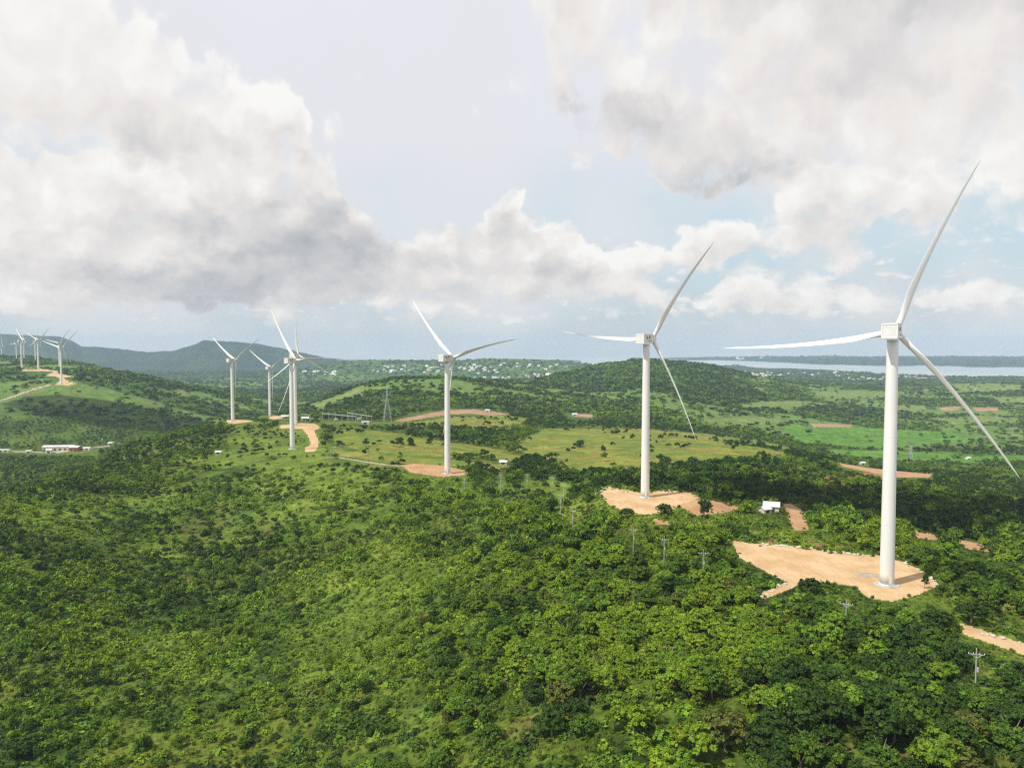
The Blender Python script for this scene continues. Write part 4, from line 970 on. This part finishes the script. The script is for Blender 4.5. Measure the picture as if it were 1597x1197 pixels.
q = hit(977, 808, 250, 500); q[2] -= 1.6; add_tree(*q, 4.0, 0, 2.5, 'dark tree at the near left edge of the second turbine pad', None, 2)
q = hit(1098, 810, 250, 500); add_tree(*q, 5.0, 0, 3.5, 'tall dark tree in front of the orange soil right of the second turbine pad', None, 5)

# --- instanced masses
def proto_collection(name, meshes):
    c = bpy.data.collections.new(name)
    for i, me in enumerate(meshes):
        o = bpy.data.objects.new(f'{name}_{i:02d}', me); c.objects.link(o)
    return c
def scatter(name, meshes, data, which, kind='stuff', sz=None, tcol=None, smul=1.0, label=None):
    X, Y, Z, Rr, ti, rz = data; n = len(X)
    me = bpy.data.meshes.new(name); me.vertices.add(n); me.vertices.foreach_set('co', np.stack([X, Y, Z], 1).astype(np.float32).ravel())
    zsc = RNG.uniform(.8, 1.25, n) if sz is None else sz
    for nm, ty, arr in (('siz', 'FLOAT_VECTOR', np.stack([Rr * smul, Rr * smul, Rr * smul * zsc], 1)), ('rot', 'FLOAT_VECTOR', np.stack([0 * rz, 0 * rz, rz], 1)),
                        ('tint', 'FLOAT_VECTOR', (TC[ti] if tcol is None else tcol) * RNG.uniform(.8, 1.22, (n, 1)))):
        a = me.attributes.new(nm, ty, 'POINT'); a.data.foreach_set('vector', arr.astype(np.float32).ravel())
    a = me.attributes.new('pick', 'INT', 'POINT'); a.data.foreach_set('value', which.astype(np.int32))
    o = bpy.data.objects.new(name, me); C.objects.link(o); o['kind'] = kind
    if label: o['label'] = label; o['category'] = label.split()[-1]
    ng = bpy.data.node_groups.new(name, 'GeometryNodeTree')
    ng.interface.new_socket('Geometry', in_out='INPUT', socket_type='NodeSocketGeometry'); ng.interface.new_socket('Geometry', in_out='OUTPUT', socket_type='NodeSocketGeometry')
    N = ng.nodes; L = ng.links; gi = N.new('NodeGroupInput'); go = N.new('NodeGroupOutput'); ip = N.new('GeometryNodeInstanceOnPoints')
    ci = N.new('GeometryNodeCollectionInfo'); ci.inputs[0].default_value = proto_collection(name + '_kinds', meshes); ci.inputs[1].default_value = True; ci.inputs[2].default_value = True
    mp = N.new('GeometryNodeMeshToPoints'); mp.inputs['Radius'].default_value = .05
    def na(nm, ty):
        x = N.new('GeometryNodeInputNamedAttribute'); x.data_type = ty; x.inputs[0].default_value = nm; return x.outputs[0]
    L.new(gi.outputs[0], mp.inputs[0]); L.new(mp.outputs[0], ip.inputs['Points']); L.new(ci.outputs[0], ip.inputs['Instance']); ip.inputs['Pick Instance'].default_value = True
    L.new(na('pick', 'INT'), ip.inputs['Instance Index']); L.new(na('rot', 'FLOAT_VECTOR'), ip.inputs['Rotation']); L.new(na('siz', 'FLOAT_VECTOR'), ip.inputs['Scale'])
    L.new(ip.outputs[0], go.inputs[0])
    md_ = o.modifiers.new('scatter', 'NODES'); md_.node_group = ng
    return o
rest = collapse(nearT, ~sel); rest[2] = rest[2] - .1
m1 = rest[1] < 330
scatter('woodland', CROWNS, collapse(rest, m1), RNG.integers(0, len(CROWNS), m1.sum()))
m2 = ~m1
scatter('woodland', MID, collapse(rest, m2), RNG.integers(0, len(MID), m2.sum()), smul=1.05)
# --- shrubs on the near slope
X, Y = grid(100, 620, 2.5, rng); Z = relief(X, Y); px, py = project(X, Y, Z)
clear = ells(px, py, CLEAR); cl = fbm(X / 12, Y / 12, 111, 4) + .5 * fbm(X / 45, Y / 45, 113, 3); md = soft(px, py, Y, MEADOWS)
prob = np.clip(.58 + .8 * cl, .06, .95) * (1 - .90 * clear) * np.where(md > 0, .04, 1)
keep = (rng.uniform(0, 1, len(X)) < prob) & ~on_sheet(px, py, Y, 1.0)
X, Y, px, py = [q[keep] for q in (X, Y, px, py)]
leftc = sstep(-(px), -330, -120) * sstep(py, 820, 920)
R = rng.gamma(4, .34, len(X)).clip(.6, 2.8); tint = pick_tint(X, Y, rng, .12 + .42 * leftc)
hd = ~hides(X, Y, relief(X, Y), R * .7); X, Y, px, py, R, tint, leftc = [q[hd] for q in (X, Y, px, py, R, tint, leftc)]
pk = np.where(rng.uniform(0, 1, len(X)) < .12 + .6 * leftc, 4 + rng.integers(0, 2, len(X)), rng.integers(0, 4, len(X)))
scatter('shrubs', BUSH, finish(X, Y, R, tint, rng, -.1), pk)
# --- weeds and tall grass, coloured like the ground they grow from
X, Y = grid(100, 430, 1.55, rng); Z = relief(X, Y); px, py = project(X, Y, Z)
ins = on_sheet(px, py, Y); deep_ = np.ones(len(X), bool)
for ox, oy in ((5, 0), (-5, 0), (0, 3), (0, -3)): deep_ &= on_sheet(px + ox, py + oy, Y)
keep = (rng.uniform(0, 1, len(X)) < .55 + .3 * fbm(X / 8, Y / 8, 121, 3)) & (~ins | (~deep_ & (rng.uniform(0, 1, len(X)) < .35)))
X, Y, px, py = [q[keep] for q in (X, Y, px, py)]
gc = grass_colour(X, Y, px, py, Y) * np.array([1.0, 1.0, .9])
scatter('tall_grass', TUFT, finish(X, Y, rng.uniform(.35, .95, len(X)), np.zeros(len(X), int), rng, -.05), rng.integers(0, 4, len(X)), tcol=gc)
# --- 720 to 1500 m
X, Y = grid(720, 1500, 6.2, rng); Z = relief(X, Y); px, py = project(X, Y, Z)
cl = fbm(X / 60, Y / 60, 131, 4); md = soft(px, py, Y, MEADOWS + CROPS + LIGHT); leftv = sstep(-px, -430, -300)
prob = np.clip(.55 + .9 * cl, .08, .95)
prob = np.where(ells(px, py, CLEAR[:4]) > .3, .16, prob); prob = np.where(md > 0, .008 + .4 * (fbm(X / 35, Y / 35, 133, 3) > .42), prob)
prob = np.where((px < 300) & (Y < 1260), .9, prob); prob = np.where((px > 230) & (px < 352) & (py > 658) & (py < 720), .8, prob)
prob = np.where((px >= 352) & (px < 500) & (py > 655) & (py < 715), np.minimum(prob, .30), prob)
keep = (rng.uniform(0, 1, len(X)) < prob) & ~on_sheet(px, py, Y, 2.5) & (np.sqrt(((X[:, None] - TBXY[:8, 0]) ** 2 + (Y[:, None] - TBXY[:8, 1]) ** 2)).min(1) > 11)
X, Y, px, py = [q[keep] for q in (X, Y, px, py)]
ms = soft(px, py, Y, MEADOWS)
tint = np.where(ms > 0, 0, pick_tint(X, Y, rng, -.02)); R = rng.uniform(2.2, 4.6, len(X)) * np.where(px < 500, .8, 1)
hd = ~hides(X, Y, relief(X, Y), R); X, Y, R, tint = X[hd], Y[hd], R[hd], tint[hd]
scatter('woodland', MID, finish(X, Y, R, tint, rng, -.2), rng.integers(0, len(MID), len(X)))
# --- 1500 to 4200 m
X, Y = grid(1500, 4200, 13.0, rng); Z = relief(X, Y); px, py = project(X, Y, Z)
patch = fbm(X / 260, Y / 170, 71, 4, .55); cl = fbm(X / 90, Y / 90, 141, 4); md = soft(px, py, Y, CROPS + LIGHT)
prob = np.clip(.8 + .6 * cl, .1, .97) * np.where(patch > .08, .22, 1) * np.where(md > 0, .03, 1); prob = np.where((Y > 2200) & (Y < 3350) & (px > 830) & (px < 1170), np.maximum(prob, .72), prob); prob *= np.where((Y < 2600) & (px < 330), .62, 1)
keep = (rng.uniform(0, 1, len(X)) < prob) & ~on_sheet(px, py, Y, 1.5) & (Z > 4); X, Y = X[keep], Y[keep]
tint = pick_tint(X, Y, rng, .04); R = rng.uniform(4.0, 8.5, len(X))
hd = ~hides(X, Y, relief(X, Y), R); X, Y, R, tint = X[hd], Y[hd], R[hd], tint[hd]
scatter('woodland', FARC, finish(X, Y, R, tint, rng, -1.0), rng.integers(0, len(FARC), len(X)), sz=rng.uniform(.6, .95, len(X)))
# --- 4200 to 7000 m, and the shore opposite
X, Y = grid(4200, 7200, 30.0, rng); Z = relief(X, Y)
keep = (rng.uniform(0, 1, len(X)) < .62 + .6 * fbm(X / 400, Y / 300, 151, 4)) & (Z > 5); X, Y = X[keep], Y[keep]
X2, Y2 = grid(7200, 13500, 85.0, rng); Z2 = relief(X2, Y2); k2 = (Z2 > 8) & (Y2 > 8600) & ((X2 / Y2) * FPX + 798.5 > 940) & (rng.uniform(0, 1, len(X2)) < .75)
scatter('woodland', FARC, finish(X2[k2], Y2[k2], rng.uniform(18, 38, k2.sum()), pick_tint(X2[k2], Y2[k2], rng, -.2), rng, -6.0), rng.integers(0, len(FARC), k2.sum()), sz=rng.uniform(.3, .5, k2.sum()))
scatter('woodland', FARC, finish(X, Y, rng.uniform(7, 15, len(X)), pick_tint(X, Y, rng, -.3), rng, -3.0), rng.integers(0, len(FARC), len(X)), sz=rng.uniform(.4, .7, len(X)))


# ------------------------------------------------------------------ clouds drifting over the land, above the frame
def cloud(px, py, Y, t, rx, ry, rz_, rot, seed):
    g_ = hit(px, py, Y * .8, Y * 1.25); c = Vector(g_) + sd * t
    bm_ = MB(); rng = np.random.default_rng(seed); vs = []; NU, NV = 96, 40
    u_ = np.arange(NU) / NU * 2 * math.pi; v_ = (np.arange(NV) + .5) / NV * math.pi
    U_, V_ = np.meshgrid(u_, v_); x = np.cos(U_) * np.sin(V_); y = np.sin(U_) * np.sin(V_); z = np.cos(V_)
    k = 1 + .42 * (fbm(x * 2.2 + seed, y * 2.2 + z * 1.3, seed, 5, .55)); z = np.where(z < 0, z * .35, z)
    P_ = np.stack([x * rx * k, y * ry * k, z * rz_ * k], -1).reshape(-1, 3)
    idx_ = np.arange(NU * NV).reshape(NV, NU); f_ = np.stack([idx_[:-1], idx_[1:], np.roll(idx_, -1, 1)[1:], np.roll(idx_, -1, 1)[:-1]], -1).reshape(-1, 4)
    me = npmesh('cloud', P_, f_, M['cloud'], smooth=True); o = bpy.data.objects.new('cloud', me); C.objects.link(o)
    o.location = c; o.rotation_euler = (0, 0, rot); o['kind'] = 'structure'
M['cloud'] = mat('cloud_white', (.85, .85, .86), 1.0, 0.0)
cloud(200, 652, 1500, 1200, 250, 90, 60, rad(-18), 3)
cloud(1500, 795, 600, 950, 190, 70, 50, rad(20), 5)
cloud(1330, 800, 500, 900, 90, 35, 30, rad(-10), 9)
cloud(430, 608, 3300, 2300, 520, 260, 120, rad(10), 11)
cloud(1150, 683, 930, 1250, 110, 40, 40, rad(0), 13)
# ------------------------------------------------------------------ the air
mb = MB(); mb.box((0, 7450, 175), (34000, 16100, 450))
me = bpy.data.meshes.new('haze'); me.from_pydata(mb.v, [], mb.f); hz = bpy.data.objects.new('haze', me); C.objects.link(hz); hz['kind'] = 'stuff'
hm = bpy.data.materials.new('haze'); hm.use_nodes = True; hm.node_tree.nodes.clear(); q = NT(hm.node_tree)
pv = q.n('ShaderNodeVolumePrincipled'); pv.inputs['Color'].default_value = (.54, .71, .90, 1); pv.inputs['Density'].default_value = 0.000054; pv.inputs['Anisotropy'].default_value = 0.0
ou = q.n('ShaderNodeOutputMaterial'); q.l(pv.outputs[0], ou.inputs['Volume']); me.materials.append(hm)
